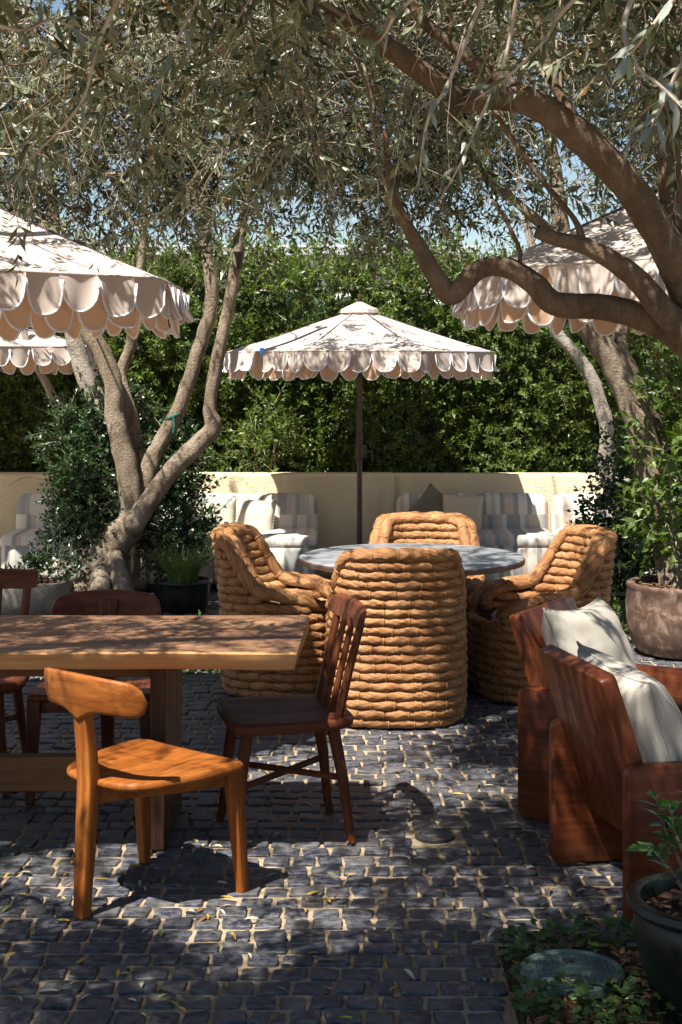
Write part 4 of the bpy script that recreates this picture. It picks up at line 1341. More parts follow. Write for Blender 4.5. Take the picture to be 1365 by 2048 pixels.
# --- near olive at the right
base2 = Vector((1.78, 4.45, 0))
t2 = tree('olive_tree', 'near olive tree leaning in from the right with a thick bent limb', base2, [
    [(base2 + Vector((0, 0, -.03)), .17), (Vector((1.76, 4.46, .45)), .13), (Vector((1.68, 4.5, 1.0)), .115), (Vector((1.50, 4.6, 1.45)), .105), (at(1465, 740, 4.72), .095), (at(1405, 625, 4.7), .075), (at(1350, 520, 4.65), .060), (at(1275, 395, 4.6), .052), (at(1190, 300, 4.55), .050), (at(1115, 238, 4.5), .046), (at(1050, 200, 4.45), .042), (at(985, 195, 4.42), .037), (at(920, 205, 4.4), .034), (at(862, 222, 4.36), .031)],
    A(4.45, (1060, 205, .038), (985, 150, .022), (900, 85, .020), (845, 40, .018), (800, -40, .014)),
    A(4.38, (920, 200, .033), (850, 150, .032), (800, 110, .030), (755, 75, .028), (700, 45, .026), (640, 10, .022), (560, -60, .018)),
    A(4.80, (1440, 640, .06), (1372, 490, .045), (1345, 400, .040), (1338, 290, .036), (1348, 150, .034), (1362, 20, .032), (1380, -150, .028)),
    A(4.75, (1300, 440, .022), (1240, 365, .021), (1175, 270, .019), (1120, 190, .016), (1085, 90, .013), (1070, -40, .010)),
    A(4.72, (1455, 760, .06), (1395, 705, .052), (1335, 655, .046), (1270, 628, .044), (1195, 612, .042), (1110, 607, .040), (1066, 566, .036), (1010, 534, .033), (955, 541, .031), (905, 590, .033), (872, 552, .029), (838, 492, .024), (808, 440, .019), (788, 395, .016), (776, 330, .012), (770, 260, .008)),
    A(4.62, (1430, 720, .05), (1345, 640, .043), (1292, 578, .038), (1240, 532, .033), (1170, 492, .027), (1120, 480, .024), (1072, 462, .021)),
    A(4.62, (1168, 492, .016), (1150, 440, .0095), (1085, 360, .009), (1020, 270, .0085), (985, 215, .008)),
    A(4.72, (1108, 608, .014), (1045, 540, .008), (1040, 500, .007), (1012, 440, .006), (985, 400, .005)),
], M['near_bark'], [((.3, 4.4, 3.0), (1.3, 1.1, .6), 1.0), ((1.3, 5.2, 3.1), (1.1, 1.2, .6), .8), ((-.4, 3.6, 3.3), (1.0, 1.2, .6), .8), ((.4, 6.3, 3.2), (1.1, 1.0, .6), .7), ((-.2, 3.8, 3.4), (.7, .9, .3), 1.3), ((-.3, 2.5, 3.3), (.8, .6, .3), 1.1), ((.6, 6.0, 3.8), (.9, .8, .3), .9), ((-.2, 5.2, 3.7), (.8, .7, .3), .9)], 560, 19, seed=3, nzr=.11)
# --- near olive whose trunk stands out of view at the left
base3 = Vector((-2.75, 3.9, 0))
tree('olive_tree', 'olive boughs hanging into the upper left corner in front of the large umbrella', base3, [
    [(base3 + Vector((0, 0, -.03)), .16), (Vector((-2.7, 3.9, .8)), .12), (Vector((-2.55, 3.95, 1.7)), .10), (Vector((-2.3, 4.1, 2.4)), .07), (Vector((-1.8, 4.3, 2.85)), .05), (Vector((-1.2, 4.4, 3.05)), .035), (Vector((-.5, 4.4, 3.1)), .022)],
    [(Vector((-2.55, 3.95, 1.7)), .07), (Vector((-2.4, 4.6, 2.5)), .05), (Vector((-2.0, 5.5, 3.0)), .035), (Vector((-1.3, 6.2, 3.2)), .02)],
    [(Vector((-2.5, 4.0, 1.9)), .06), (Vector((-2.3, 3.3, 2.7)), .045), (Vector((-1.8, 2.6, 3.2)), .03), (Vector((-1.0, 2.0, 3.5)), .02)],
], M['near_bark'], [((-1.4, 4.3, 2.75), (1.0, 1.2, .55), 1.2), ((-.6, 5.6, 3.0), (1.1, 1.3, .6), 1), ((-1.8, 3.0, 3.1), (1.2, 1.3, .6), .8), ((-2.2, 5.6, 3.2), (.9, 1.2, .5), .6), ((-.9, 7.6, 3.3), (1.2, 1.2, .6), .5), ((-.35, 4.6, 2.62), (1.0, .9, .36), .9), ((-1.3, 2.7, 3.4), (1.0, .6, .3), 1.6), ((-1.8, 4.2, 3.6), (.9, .7, .3), 1.6), ((-.8, 6.1, 3.8), (1.0, .8, .3), 1.3), ((-2.2, 3.0, 3.4), (.7, .8, .3), .8), ((-1.2, 1.7, 3.3), (.9, .6, .3), .8)], 640, 19, seed=4)
# --- olive in the brown planter at the right
base4 = Vector((2.09, 9.15, .40))
tree('olive_tree', 'twin-stemmed olive growing from the brown glazed planter', base4, [
    [(base4 + Vector((-.02, 0, -.05)), .11)] + A(9.25, (1335, 1090, .10), (1318, 1010, .095), (1300, 930, .092), (1282, 860, .09), (1255, 780, .088), (1220, 715, .084), (1180, 655, .08), (1150, 580, .07), (1125, 470, .055), (1110, 350, .045), (1090, 220, .035)),
    A(9.35, (1322, 1040, .07), (1322, 930, .062), (1300, 830, .058), (1262, 750, .055), (1240, 690, .05), (1260, 600, .045), (1300, 470, .035)),
    A(9.2, (1130, 490, .04), (1040, 410, .03), (940, 330, .024), (860, 230, .018)),
], M['olive_bark'], [((1.4, 9.3, 3.7), (1.3, 1.4, .9), 1.0), ((2.6, 9.4, 3.6), (1.0, 1.4, .9), .7), ((.5, 9.0, 3.6), (1.1, 1.3, .8), .9)], 200, 17, seed=5)
base6 = Vector((2.18, 11.3, 0))
tree('olive_tree', 'slender pale gnarled olive stem against the hedge, right of the umbrella', base6, [
    [(base6 + Vector((0, 0, -.03)), .07), (at(1252, 1050, 11.3), .065), (at(1225, 985, 11.3), .06), (at(1211, 930, 11.3), .055), (at(1214, 860, 11.3), .055), (at(1200, 800, 11.3), .052), (at(1178, 745, 11.3), .05), (at(1145, 700, 11.3), .048), (at(1112, 660, 11.3), .045), (at(1080, 560, 11.3), .035), (at(1050, 430, 11.3), .025)],
], M['pale_bark'], [((1.5, 11.3, 3.4), (1.0, .9, .7), 1)], 100, 15, seed=6)

# --- nearest sprays: single large leaves, parts of the right-hand tree
random.seed(21)
nl = []
for k in range(5):
    P_, T_ = leaf_vt(Vector((0, 0, 0)), Vector((1, 0, 0)), Vector((0, 0, 1)), 1, .24, .12, random.uniform(.0, .16), .42)
    mb = MB(); mb.add(P_, [list(q) for q in T_]); nl.append(mb.mesh('leaf', M['near_olive_leaf'], sharp=None))
def spray(P, r0, n, L=.062, a0=.2, tree_=t2, B=base2):
    q = [Vector(x) for x in spline(P, 6)]
    mb = MB(); mb.tube([x - B for x in q], [r0 * (1 - .75 * i / len(q)) + .0006 for i in range(len(q))], 6); mb.build('twig', M['twig'], tree_, sharp=None)
    az = random.uniform(0, 6)
    for k in range(n):
        u = a0 + (1 - a0) * (k + random.random()) / n
        f = u * (len(q) - 1); i = min(len(q) - 2, int(f))
        p = q[i].lerp(q[i + 1], f - i); tg = (q[i + 1] - q[i]).normalized()
        az += PI / 2 + random.uniform(-.4, .4)
        for sg in (0, PI):
            if random.random() < .12: continue
            s = tg.cross(Vector((0, 0, 1))).normalized(); w_ = s.cross(tg)
            side = s * math.cos(az + sg) + w_ * math.sin(az + sg)
            d = tg * .75 + side * .75 + Vector((0, 0, -.25))
            o = link('leaf', random.choice(nl), tree_)
            fr = frame(d, random.uniform(-1.2, 1.2), L * random.uniform(.65, 1.15))
            Mx = Matrix([[*fr[i2], 0] for i2 in range(3)] + [[0, 0, 0, 1]])
            o.matrix_local = Matrix.Translation(p - B) @ Mx
spray([at(1290, -60, 2.5), at(1250, 40, 2.45), at(1265, 120, 2.4), at(1330, 180, 2.35), at(1400, 250, 2.3)], .0045, 7, .065)
spray([at(1380, -40, 2.2), at(1330, 20, 2.2), at(1300, 60, 2.2), at(1260, 110, 2.25)], .004, 6, .06)
spray([at(1190, -40, 2.7), at(1120, 30, 2.7), at(1090, 80, 2.75), at(1020, 150, 2.8), at(950, 200, 2.85)], .004, 9, .055)
spray([at(900, -60, 2.9), at(800, 20, 2.9), at(770, 70, 2.95), at(740, 100, 3.0)], .004, 7, .055)
spray([at(980, -40, 3.0), at(900, 160, 3.0), at(860, 230, 3.0), at(845, 300, 3.0), at(838, 370, 3.05)], .004, 9, .055)
spray([at(1450, 60, 2.5), at(1370, 120, 2.5), at(1330, 200, 2.5), at(1300, 260, 2.5)], .004, 7, .06)
spray([at(1040, -40, 3.2), at(1010, 120, 3.2), at(960, 240, 3.2), at(920, 330, 3.2), at(880, 400, 3.25)], .004, 9, .055)
spray([at(-60, 30, 2.7), at(40, 60, 2.7), at(110, 40, 2.75), at(200, 90, 2.8)], .004, 8, .055)
spray([at(260, -50, 3.0), at(200, 80, 3.0), at(160, 210, 3.0), at(60, 320, 3.0), at(20, 380, 3.0)], .004, 9, .055)
spray([at(420, -50, 3.1), at(350, 90, 3.1), at(330, 140, 3.1), at(300, 230, 3.1)], .0035, 8, .055)

# ------------------------------------------------------------------ hedge
random.seed(31)
HT = [twig_tpl(6, random.uniform(.16, .24), .060, .025, .15, 55, wide=.48, rs=.0022, bare=.1, hi=False) for _ in range(7)]
t = thing('hedge', 'tall clipped evergreen hedge behind the cream wall', 'hedge', (0, 13.2, 0))
def htop(x): return 2.58 + .14 * noise.noise(Vector((x * .8, 0, 3))) + .10 * noise.noise(Vector((x * 2.3, 4, 3))) - .12 * max(0, min(1, (x - .2) / 1.5))
W, Ms, Ls = [], [], []
for i in range(6800):
    x = random.uniform(-4.3, 4.3)
    ht = htop(x)
    z = random.uniform(.80, 1.0) ** 1 if random.random() < .06 else .82 + (ht - .82) * random.random()
    bul = .26 * noise.noise(Vector((x * 1.1, z * 1.2, 8))) + .10 * noise.noise(Vector((x * 3.1, z * 3.0, 2)))
    yy = 13.08 + bul + abs(random.gauss(0, .14))
    d = Vector((random.uniform(-.7, .7), -1.0, random.uniform(-.25, 1.0)))
    W.append(random.randrange(7)); Ms.append(frame(d, random.uniform(-1, 1), random.uniform(.75, 1.25))); Ls.append((x, yy - 13.2, z))
for i in range(1900):      # top growth
    x = random.uniform(-4.3, 4.3); yy = random.uniform(12.95, 13.9)
    z = htop(x) + random.uniform(-.25, .08) + (.22 * random.random() ** 3)
    d = Vector((random.uniform(-.5, .5), random.uniform(-.6, .3), 1))
    W.append(random.randrange(7)); Ms.append(frame(d, random.uniform(-1, 1), random.uniform(.8, 1.4))); Ls.append((x, yy - 13.2, z))
V, T, mi = scatter(HT, W, np.array(Ms), np.array(Ls))
tag(np_mesh('foliage', V, T, mi, [M['hedge_leaf'], M['twig']], t), kind='stuff')
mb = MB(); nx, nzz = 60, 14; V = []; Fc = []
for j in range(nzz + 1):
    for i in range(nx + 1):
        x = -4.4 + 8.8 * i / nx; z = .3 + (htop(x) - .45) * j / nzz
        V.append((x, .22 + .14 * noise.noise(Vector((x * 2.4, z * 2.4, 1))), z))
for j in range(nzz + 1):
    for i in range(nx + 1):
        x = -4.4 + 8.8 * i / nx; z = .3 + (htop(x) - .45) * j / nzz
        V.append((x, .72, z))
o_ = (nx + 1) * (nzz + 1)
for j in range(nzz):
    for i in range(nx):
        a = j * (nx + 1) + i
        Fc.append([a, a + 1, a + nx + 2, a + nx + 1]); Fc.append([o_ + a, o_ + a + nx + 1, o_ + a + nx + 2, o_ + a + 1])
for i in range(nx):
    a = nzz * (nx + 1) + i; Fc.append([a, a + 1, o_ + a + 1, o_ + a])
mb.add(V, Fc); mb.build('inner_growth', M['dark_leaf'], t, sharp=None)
for x in np.linspace(-3.9, 3.9, 12):
    mb = MB(); mb.tube(spline([(x, .1, 0), (x + random.uniform(-.05, .05), .08, .8), (x + random.uniform(-.1, .1), .1, 1.6), (x + random.uniform(-.15, .15), .12, 2.3)], 4), [.022] * 4 + [.018] * 5 + [.012] * 4, 7, nz=.1)
    mb.build('stem', M['olive_bark'], t, sharp=None)

# ------------------------------------------------------------------ pots, shrubs, climbers
def pot(name, label, loc, prof, mat, soil_r, soil_z, n=44, wob=0.0, cat='pot', group=None, sx=1, sy=1):
    t = thing(name, label, cat, loc, 0, group)
    mb = MB(); mb.lathe(prof, n, wob=wob, sx=sx, sy=sy); mb.build('pot_body', M[mat], t, sharp=50)
    V = [(0, 0, soil_z + .015)]; Fc = []
    for i in range(1, 7):
        for j in range(28):
            a = 2 * PI * j / 28; r = soil_r * i / 6
            V.append((r * sx * math.cos(a), r * sy * math.sin(a), soil_z + .018 * noise.noise(Vector((r * 30 * math.cos(a), r * 30 * math.sin(a), 2)))))
    for j in range(28): Fc.append([0, 1 + j, 1 + (j + 1) % 28])
    for i in range(5):
        for j in range(28):
            k = (j + 1) % 28; Fc.append([1 + i * 28 + j, 1 + (i + 1) * 28 + j, 1 + (i + 1) * 28 + k, 1 + i * 28 + k])
    mb = MB(); mb.add(V, Fc); mb.build('soil', M['mulch'], t, sharp=None)
    mb = MB()
    for i in range(60):
        a = random.uniform(0, 2 * PI); r = soil_r * math.sqrt(random.random()) * .95
        mb.box((random.uniform(.02, .05), random.uniform(.008, .016), .005), (0, 0, 0), 0, M=Matrix.Translation((r * sx * math.cos(a), r * sy * math.sin(a), soil_z + .022)) @ Matrix.Rotation(random.uniform(0, 6), 4, 'Z') @ Matrix.Rotation(random.uniform(-.5, .5), 4, 'X'))
    tag(mb.build('bark_chips', M['bark_chip'], t, sharp=None), kind='stuff')
    return t
GP = Vector((.985, 4.0, .0))
pot('glazed_pot', 'dark green glazed pot with rolled rim in the near right corner', GP, [(.10, 0), (.135, .01), (.165, .08), (.19, .16), (.205, .23), (.20, .268), (.196, .276), (.212, .284), (.222, .298), (.216, .314), (.20, .318), (.185, .312), (.178, .285), (.175, .26)], 'glaze_green', .18, .268)
BPt = Vector((2.10, 9.12, 0))
pot('glazed_pot', 'large brown mottled planter at the right, behind the slab armchairs', BPt, [(.24, 0), (.29, .015), (.335, .08), (.36, .20), (.365, .32), (.355, .40), (.362, .412), (.358, .428), (.33, .432), (.31, .425), (.31, .38)], 'glaze_brown', .315, .395)
GB = Vector((1.80, 9.95, 0))
pot('glazed_pot', 'low dark green pot behind the right woven chair, holding a dense shrub', GB, [(.15, 0), (.20, .02), (.24, .10), (.255, .20), (.25, .25), (.265, .262), (.262, .28), (.235, .282), (.225, .26)], 'glaze_green', .23, .25)
SP = at(68, 1200, 10.6); SP.z = 0
pot('stone_planter', 'weathered grey stone planter beside the left olive trunk', (SP.x - .02, 10.62, 0), [(.20, 0), (.24, .02), (.275, .10), (.29, .20), (.285, .232), (.26, .236), (.25, .21)], 'planter_stone', .255, .205, wob=.04, cat='planter')
GG = Vector((-1.13, 10.72, 0))
pot('grass_pot', 'small dark pot holding arching green grass', GG, [(.14, 0), (.17, .02), (.19, .12), (.20, .20), (.21, .21), (.205, .225), (.185, .225), (.18, .20)], 'glaze_green', .185, .19)

# grass tuft
random.seed(41)
V, T = [], []
for i in range(520):
    a = random.uniform(0, 2 * PI); r = .10 * math.sqrt(random.random())
    p = Vector((r * math.cos(a), r * math.sin(a), .20))
    o_ = Vector((math.cos(a + random.uniform(-.6, .6)), math.sin(a + random.uniform(-.6, .6)), 0))
    L = random.uniform(.18, .42); w_ = random.uniform(.0028, .005); bend = random.uniform(.35, 1.1)
    s = Vector((-o_.y, o_.x, 0)); b = len(V)
    for j in range(6):
        u = j / 5
        q = p + Vector((0, 0, L * (u - .55 * bend * u * u))) + o_ * L * bend * u * u * .8 + o_ * .1 * L * u
        ww = w_ * (1 - u * .95)
        V += [tuple(q + s * ww), tuple(q - s * ww)]
        if j: T += [(b + 2 * j - 2, b + 2 * j - 1, b + 2 * j), (b + 2 * j - 1, b + 2 * j + 1, b + 2 * j)]
t = thing('ornamental_grass', 'arching tuft of fine green grass in the small dark pot', 'grass', GG)
tag(np_mesh('blades', V, T, [0] * len(T), [M['grass_blade']], t), kind='stuff')

def bush(name, label, loc, blobs, n, tpl, mats, stems=5, out=.7, cat='shrub', up=.35, seed=0, stem_to=None, seen=None):
    random.seed(seed)
    t = thing(name, label, cat, loc)
    W, Ms, Ls = [], [], []
    ws = sum(b[2] for b in blobs)
    B = Vector(loc)
    for i in range(n):
        r_ = random.random() * ws
        for (c, rad, wt) in blobs:
            r_ -= wt
            if r_ <= 0: break
        v = rdir() * (random.random() ** .45)
        p = Vector(c) + Vector((v.x * rad[0], v.y * rad[1], v.z * rad[2]))
        if noise.noise(p * 5.0) < -.28: continue
        d = Vector((v.x, v.y, v.z * .6)) * out + rdir() * .55 + Vector((0, -.25, up))
        W.append(random.randrange(len(tpl))); Ms.append(frame(d, random.uniform(-1, 1), random.uniform(.75, 1.25))); Ls.append(np.array(p - B))
    V, T, mi = scatter(tpl, W, np.array(Ms), np.array(Ls))
    tag(np_mesh('foliage', V, T, mi, mats, t), kind='stuff')
    for k in range(stems):
        c, rad, _ = random.choice(blobs)
        e = Vector(c) + Vector((random.uniform(-.6, .6) * rad[0], random.uniform(-.6, .6) * rad[1], random.uniform(-.2, .7) * rad[2])) - B
        a = Vector((random.uniform(-.05, .05), random.uniform(-.05, .05), 0))
        mb = MB(); mb.tube(spline([a, a.lerp(e, .5) + rdir() * .06, e], 6), [.009] * 5 + [.007] * 4 + [.004] * 4, 6, nz=.1)
        mb.build('stem', M['olive_bark'], t, sharp=None)
    return t
DT = [twig_tpl(6, random.uniform(.12, .2), .046, .025, .2, 55, wide=.45, rs=.0016) for _ in range(6)]
bush('climbing_shrub', 'dark glossy climber growing behind the foot of the left olive', (-1.75, 11.25, 0),
     [((-1.90, 11.05, .70), (.21, .14, .36), .9), ((-1.98, 11.3, 1.18), (.24, .14, .26), .6), ((-1.28, 11.25, .72), (.22, .14, .40), .8), ((-1.25, 11.3, 1.10), (.18, .14, .25), .4), ((-1.72, 11.45, 1.1), (.3, .08, .55), .8), ((-1.22, 11.1, .45), (.22, .14, .22), .5)], 1700, DT, [M['dark_leaf'], M['twig']], 9, seed=51)
# loose trailing shoots of the climber
for k, P in enumerate(([at(375, 1050, 10.8), at(410, 1030, 10.78), at(440, 1020, 10.75), at(470, 990, 10.75)], [at(380, 1070, 10.8), at(420, 1065, 10.8), at(455, 1050, 10.8)], [at(90, 960, 10.8), at(50, 955, 10.8), at(10, 975, 10.8)])):
    t = thing('climber_shoot', ('thin leafy shoot of the climber reaching up towards the cream pillow', 'lower leafy shoot of the climber reaching right over the sofa', 'bare curling shoot of the climber in front of the far left sofa back')[k], 'plant', P[0])
    q = [Vector(x) - P[0] for x in spline(P, 6)]
    mb = MB(); mb.tube(q, .0028, 5); mb.build('stem', M['olive_bark'], t, sharp=None)
    if k < 2:
        VV, TT = [], []
        for i in range(22):
            f = random.random() * (len(q) - 1.01); j = int(f); p = q[j].lerp(q[j + 1], f - j)
            a_, b_ = leaf_vt(p, rdir() + Vector((.3, 0, .2)), rdir(), random.uniform(.03, .045), .02)
            b0 = len(VV); VV += [tuple(x) for x in a_]; TT += [tuple(b0 + i2 for i2 in q2) for q2 in b_]
        tag(np_mesh('foliage', VV, TT, [0] * len(TT), [M['dark_leaf']], t), kind='stuff')
bush('dense_shrub', 'small-leaved dark shrub in the low green pot at the right', (1.80, 9.95, .24),
     [((1.95, 10.0, .62), (.30, .25, .34), 1.0), ((2.05, 10.1, 1.0), (.28, .2, .3), .7), ((1.78, 9.95, .40), (.2, .2, .18), .4), ((2.25, 10.1, 1.35), (.3, .2, .35), .6)], 1050, DT, [M['dark_leaf'], M['twig']], 6, seed=52)
BT = [twig_tpl(5, random.uniform(.16, .24), .075, .034, .15, 50, wide=.5, rs=.002, hi=True) for _ in range(5)]
bush('broadleaf_shrub', 'taller bright shrub at the right edge above the brown planter', (2.3, 9.6, .42),
     [((2.05, 9.2, 1.05), (.22, .25, .45), .8), ((2.2, 9.3, 1.6), (.25, .3, .45), 1.0), ((2.25, 9.3, .75), (.3, .25, .3), .6)], 420, BT, [M['hedge_leaf'], M['twig']], 5, seed=53)
bush('low_cover_plant', 'bright green low plants on the ground between the two right pots', (1.84, 9.35, 0),
     [((1.72, 9.4, .07), (.16, .2, .07), 1)], 90, DT, [M['hedge_leaf'], M['twig']], 0, seed=54)
bush('planter_shrub', 'low dark plant growing from the grey stone planter', (SP.x - .02, 10.62, .2),
     [((SP.x + .10, 10.6, .30), (.16, .14, .09), 1)], 70, DT, [M['dark_leaf'], M['twig']], 2, seed=55)
bush('low_cover_plant', 'green low plants on the paving under the round table, behind the long table', (-.72, 8.7, 0),
     [((-.80, 8.75, .05), (.22, .12, .06), 1)], 70, DT, [M['hedge_leaf'], M['twig']], 0, seed=56)
bush('young_shrub', 'loose green shrub standing in front of the lower hedge left of the pole', (-.62, 12.75, .6),
     [((-.62, 12.85, 1.12), (.26, .15, .28), 1)], 90, HT, [M['hedge_leaf'], M['twig']], 3, seed=57)

# leafy plants with single large leaves
def leafy(name, label, loc, stems, n, L, seed, cat='plant', mat='broad_leaf', W=.46):
    random.seed(seed)
    t = thing(name, label, cat, loc); B = Vector(loc)
    ms = []
    for k in range(4):
        P_, T_ = leaf_vt(Vector((0, 0, 0)), Vector((1, 0, 0)), Vector((0, 0, 1)), 1, W, .14, random.uniform(.05, .25), .42)
        mb = MB(); mb.add(P_, [list(q) for q in T_]); ms.append(mb.mesh('leaf', M[mat], sharp=None))
    for P in stems:
        q = [Vector(x) - B for x in spline(P, 6)]
        mb = MB(); mb.tube(q, [.005 * (1 - .7 * i / len(q)) + .001 for i in range(len(q))], 6); mb.build('stem', M['olive_bark'], t, sharp=None)
        az = random.uniform(0, 6)
        for k in range(n):
            f = (.25 + .75 * (k + .6) / n) * (len(q) - 1); i = min(len(q) - 2, int(f)); p = q[i].lerp(q[i + 1], f - i); tg = (q[i + 1] - q[i]).normalized()
            az += 2.4
            d = tg * .5 + Vector((math.cos(az), math.sin(az), .1))
            fr = frame(d, random.uniform(-.5, .5), L * random.uniform(.65, 1.2))
            o = link('leaf', random.choice(ms), t)
            o.matrix_local = Matrix.Translation(p) @ Matrix([[*fr[i2], 0] for i2 in range(3)] + [[0, 0, 0, 1]])
    return t
leafy('young_plant', 'young glossy plant growing in the near dark green pot', GP + Vector((0, 0, .27)),
      [[GP + Vector((-.02, 0, .27)), at(1345, 1690, 3.95), at(1325, 1640, 3.93), at(1312, 1590, 3.92)], [GP + Vector((0, -.02, .27)), at(1365, 1700, 3.9), at(1350, 1660, 3.9), at(1340, 1610, 3.88)], [GP + Vector((.03, 0, .27)), at(1400, 1650, 3.95), at(1390, 1590, 3.95)], [GP + Vector((-.03, .03, .27)), at(1330, 1725, 4.0), at(1300, 1700, 4.0)]], 14, .070, 61)
leafy('tall_plant', 'tall large-leaved plant at the right edge in front of the near umbrella', (1.62, 6.9, 0),
      [[Vector((1.60, 6.9, 0)), at(1400, 1200, 6.7), at(1345, 1050, 6.6), at(1340, 960, 6.6), at(1330, 900, 6.5)], [Vector((1.62, 6.9, 0)), at(1400, 900, 6.6), at(1330, 760, 6.5), at(1290, 640, 6.4), at(1270, 560, 6.3)], [Vector((1.66, 6.9, 0)), at(1410, 850, 6.7), at(1370, 700, 6.6), at(1350, 600, 6.5), at(1330, 500, 6.4)], [Vector((1.64, 6.85, 0)), at(1400, 1180, 6.7), at(1360, 1120, 6.6), at(1345, 1060, 6.5), at(1340, 1000, 6.5)], [Vector((1.6, 6.9, 0)), at(1420, 900, 6.7), at(1375, 800, 6.6), at(1320, 720, 6.5), at(1240, 660, 6.4)]], 20, .085, 62)

# ------------------------------------------------------------------ cover plate, drain, bed plants, fallen leaves
MC = ground(1144, 1966); MC.z = -.016
t = thing('valve_cover', 'round pale green valve cover set in the planting bed', 'cover', MC)
mb = MB(); mb.lathe([(.146, 0), (.146, .052), (.140, .058), (.128, .058), (.126, .054), (0, .055)], 56); mb.build('plate', M['cover_green'], t)
mb = MB()
for i in range(-7, 8):
    for j in range(-7, 8):
        x, y_ = i * .0165, j * .0165
        if math.hypot(x, y_) < .118 and not (abs(j) < 2 and abs(i) < 4) and not (abs(i) < 1 and 2 < abs(j) < 6): mb.box((.0105, .005, .003), (x, y_, .0565), 0)
tag(mb.build('tread_stud', M['cover_worn'], t, sharp=None), kind='stuff')
for sy in (-1, 1):
    mb = MB(); mb.lathe([(0, .0555), (.013, .0555), (.013, .0565), (.017, .0595), (.019, .0545)], 18, (0, sy * .058, .0008)); mb.build('finger_hole', M['iron'], t)
for k, (w_, y_) in enumerate(((.085, .012), (.10, 0), (.07, -.012))):
    pass
t = thing('floor_drain', 'small round black drain grate set among the cobbles', 'drain', (DRAIN.x, DRAIN.y, 0))
mb = MB(); mb.lathe([(.074, -.02), (.074, .002), (.070, .005), (.058, .005), (.056, -.004), (0, -.004)], 32); mb.build('frame', M['iron'], t)
for k in range(-3, 4):
    L_ = 2 * math.sqrt(.055 ** 2 - (k * .015) ** 2)
    mb = MB(); mb.box((L_, .006, .006), (0, k * .015, .001), .001, 1); mb.build('bar', M['iron'], t)

random.seed(71)
def lobed(p, nrm, r, rot):
    s = nrm.cross(Vector((1, 0, 0))).normalized(); u = s.cross(nrm)
    V = [p]; n = 10
    for k in range(n):
        a = rot + 2 * PI * k / n
        rr = r * (1 if k % 2 else .80) * (.35 if k == 0 else 1)
        V.append(p + (s * math.cos(a) + u * math.sin(a)) * rr - nrm * r * .18 * random.uniform(.3, 1.2))
    return V, [(0, 1 + k, 1 + (k + 1) % n) for k in range(n)]
V, T = [], []
cl = [(ground(1100, 1905), .13, 60), (ground(1180, 1890), .12, 50), (ground(1040, 1930), .06, 22), (ground(1215, 1900), .10, 40), (ground(1250, 2010), .12, 50), (ground(1170, 2035), .13, 60), (ground(1090, 2030), .10, 36), (ground(1270, 2046), .14, 50), (ground(1030, 1975), .05, 14), (ground(1045, 2040), .06, 16)]
for (c, rad, n_) in cl:
    for i in range(n_):
        a = random.uniform(0, 2 * PI); r_ = rad * math.sqrt(random.random())
        x, y_ = c.x + r_ * math.cos(a) * 1.2, c.y + r_ * math.sin(a)
        if math.hypot(x - MC.x, y_ - MC.y) < .128: continue
        if x < BED[0] - .05 or y_ > BED[1] + .05: continue
        h = random.uniform(.02, .085)
        p = Vector((x, y_, h))
        a_, b_ = lobed(p, (Vector((0, 0, 1)) + rdir() * .55).normalized(), random.uniform(.011, .021), random.uniform(0, 6))
        b0 = len(V); V += [tuple(q) for q in a_]; T += [tuple(b0 + i2 for i2 in q) for q in b_]
        b0 = len(V); V += [(x, y_, 0), (x + .002, y_, 0), tuple(p)]; T += [(b0, b0 + 1, b0 + 2)]
o = np_mesh('ground_cover', V, T, [0] * len(T), [M['cover_leaf']])
tag(o, 'low green lobed-leaf ground cover around the valve cover', 'ground cover', None, 'stuff')
mb = MB()
for i in range(420):
    x = BED[0] + .02 + 1.3 * random.random() ** 1.3; y_ = random.uniform(3.7, BED[1] - .02)
    if math.hypot(x - MC.x, y_ - MC.y) < .15 or (Vector((x, y_, 0)) - GP).length < .17: continue
    mb.box((random.uniform(.015, .05), random.uniform(.006, .014), .004), (0, 0, 0), 0, M=Matrix.Translation((x, y_, .026)) @ Matrix.Rotation(random.uniform(0, 6), 4, 'Z') @ Matrix.Rotation(random.uniform(-.4, .4), 4, 'Y'))
o = mb.build('bark_mulch', M['bark_chip'], sharp=None)
tag(o, 'reddish bark chips scattered over the planting bed', 'mulch', None, 'stuff')

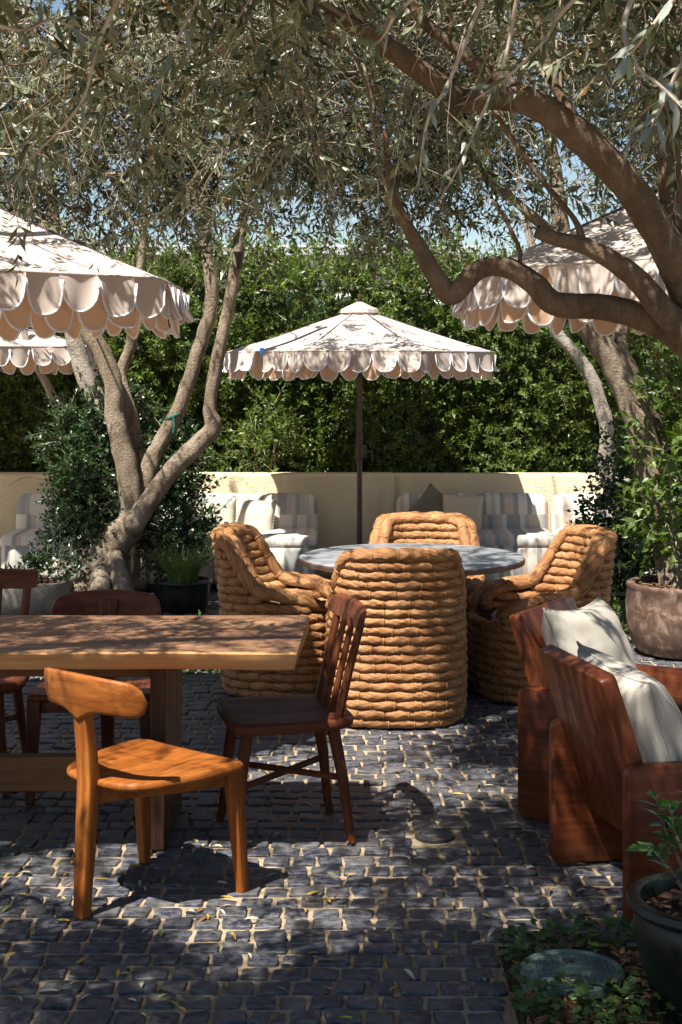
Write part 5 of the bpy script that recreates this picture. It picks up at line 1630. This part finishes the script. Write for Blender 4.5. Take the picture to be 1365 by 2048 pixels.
kinds = [('fallen_yellow', 'yellow olive leaf fallen on the dark cobbles', .34), ('fallen_pale', 'pale dry olive leaf fallen on the dark cobbles', .26), ('fallen_green', 'green olive leaf fallen on the dark cobbles', .22), ('fallen_brown', 'brown curled olive leaf fallen on the dark cobbles', .18)]
lm = {}
LM = [(ground(168, 1830), 'by the rear leg of the amber chair'), (ground(480, 1785), 'by the front leg of the amber chair'), (ground(280, 1740), 'under the amber chair'), (ground(60, 1700), 'on the cobbles left of the amber chair'),
      (ground(80, 1930), 'on the cobbles in the bottom left corner'), (ground(320, 1980), 'on the cobbles below the amber chair'), (ground(560, 1960), 'on the cobbles at the bottom middle'), (ground(800, 1960), 'on the cobbles left of the planting bed'),
      (ground(960, 1960), 'at the cobble edge of the planting bed'), (ground(870, 1670), 'beside the round drain grate'), (ground(1000, 1720), 'between the drain grate and the near slab armchair'), (ground(1160, 1800), 'by the side panel of the near slab armchair'), (ground(1000, 1830), 'on the cobbles above the planting bed'),
      (ground(708, 1690), 'by the near foot of the spindle-back chair'), (ground(560, 1640), 'under the spindle-back chair'), (ground(620, 1800), 'between the amber chair and the planting bed'), (ground(760, 1820), 'below the round drain grate'), (ground(860, 1540), 'in the sunny strip before the woven chairs'), (ground(1000, 1560), 'by the farther slab armchair'), (ground(380, 1560), 'beside the slab leg of the long table'), (ground(100, 1540), 'under the long table')]
for (mn, _, _) in kinds:
    for v in range(3):
        P_, T_ = leaf_vt(Vector((-.5, 0, .06)), Vector((1, 0, 0)), Vector((0, 0, 1)), 1, random.uniform(.20, .27), random.uniform(.1, .4), random.uniform(.0, .15), .42)
        mb = MB(); mb.add(P_, [list(q) for q in T_]); lm[mn, v] = mb.mesh('fallen_leaf', M[mn], sharp=None)
n = 0
while n < 215:
    px_ = random.uniform(5, 1330); py_ = 1500 + 540 * random.random() ** .8
    g = ground(px_, py_)
    if g.x > BED[0] and g.y < BED[1] and random.random() > .4: continue
    if noise.noise(Vector((g.x * 2.2, g.y * 2.2, 5))) < -.12 and random.random() < .7: continue
    r_ = random.random(); acc = 0
    for (mn, lb, pr) in kinds:
        acc += pr
        if r_ <= acc: break
    o = link('fallen_leaf', lm[mn, random.randrange(3)])
    s = random.uniform(.030, .062)
    sz_ = 'long' if s > .051 else ('small' if s < .040 else 'middling')
    mark = min(LM, key=lambda q: (q[0].x - g.x) ** 2 + (q[0].y - g.y) ** 2)[1]
    fb_ = 'flat' if random.random() < .5 else 'tilted'
    zb = .045 if (g.x > BED[0] and g.y < BED[1]) else .004
    o.location = (g.x, g.y, zb); o.scale = (s, s, s)
    o.rotation_euler = (random.uniform(-.35, .35), random.uniform(-.12, .12), random.uniform(0, 2 * PI))
    inbed = g.x > BED[0] and g.y < BED[1]
    gl = lb.split(' olive')[0] + ' olive leaves lying ' + ('in the planting bed' if inbed else 'on the cobbles')
    lb = sz_ + ' ' + lb.replace(' fallen on the dark cobbles', ' fallen ' + ('in the planting bed beside the valve cover' if inbed else mark))
    tag(o, lb, 'leaf', gl)
    n += 1
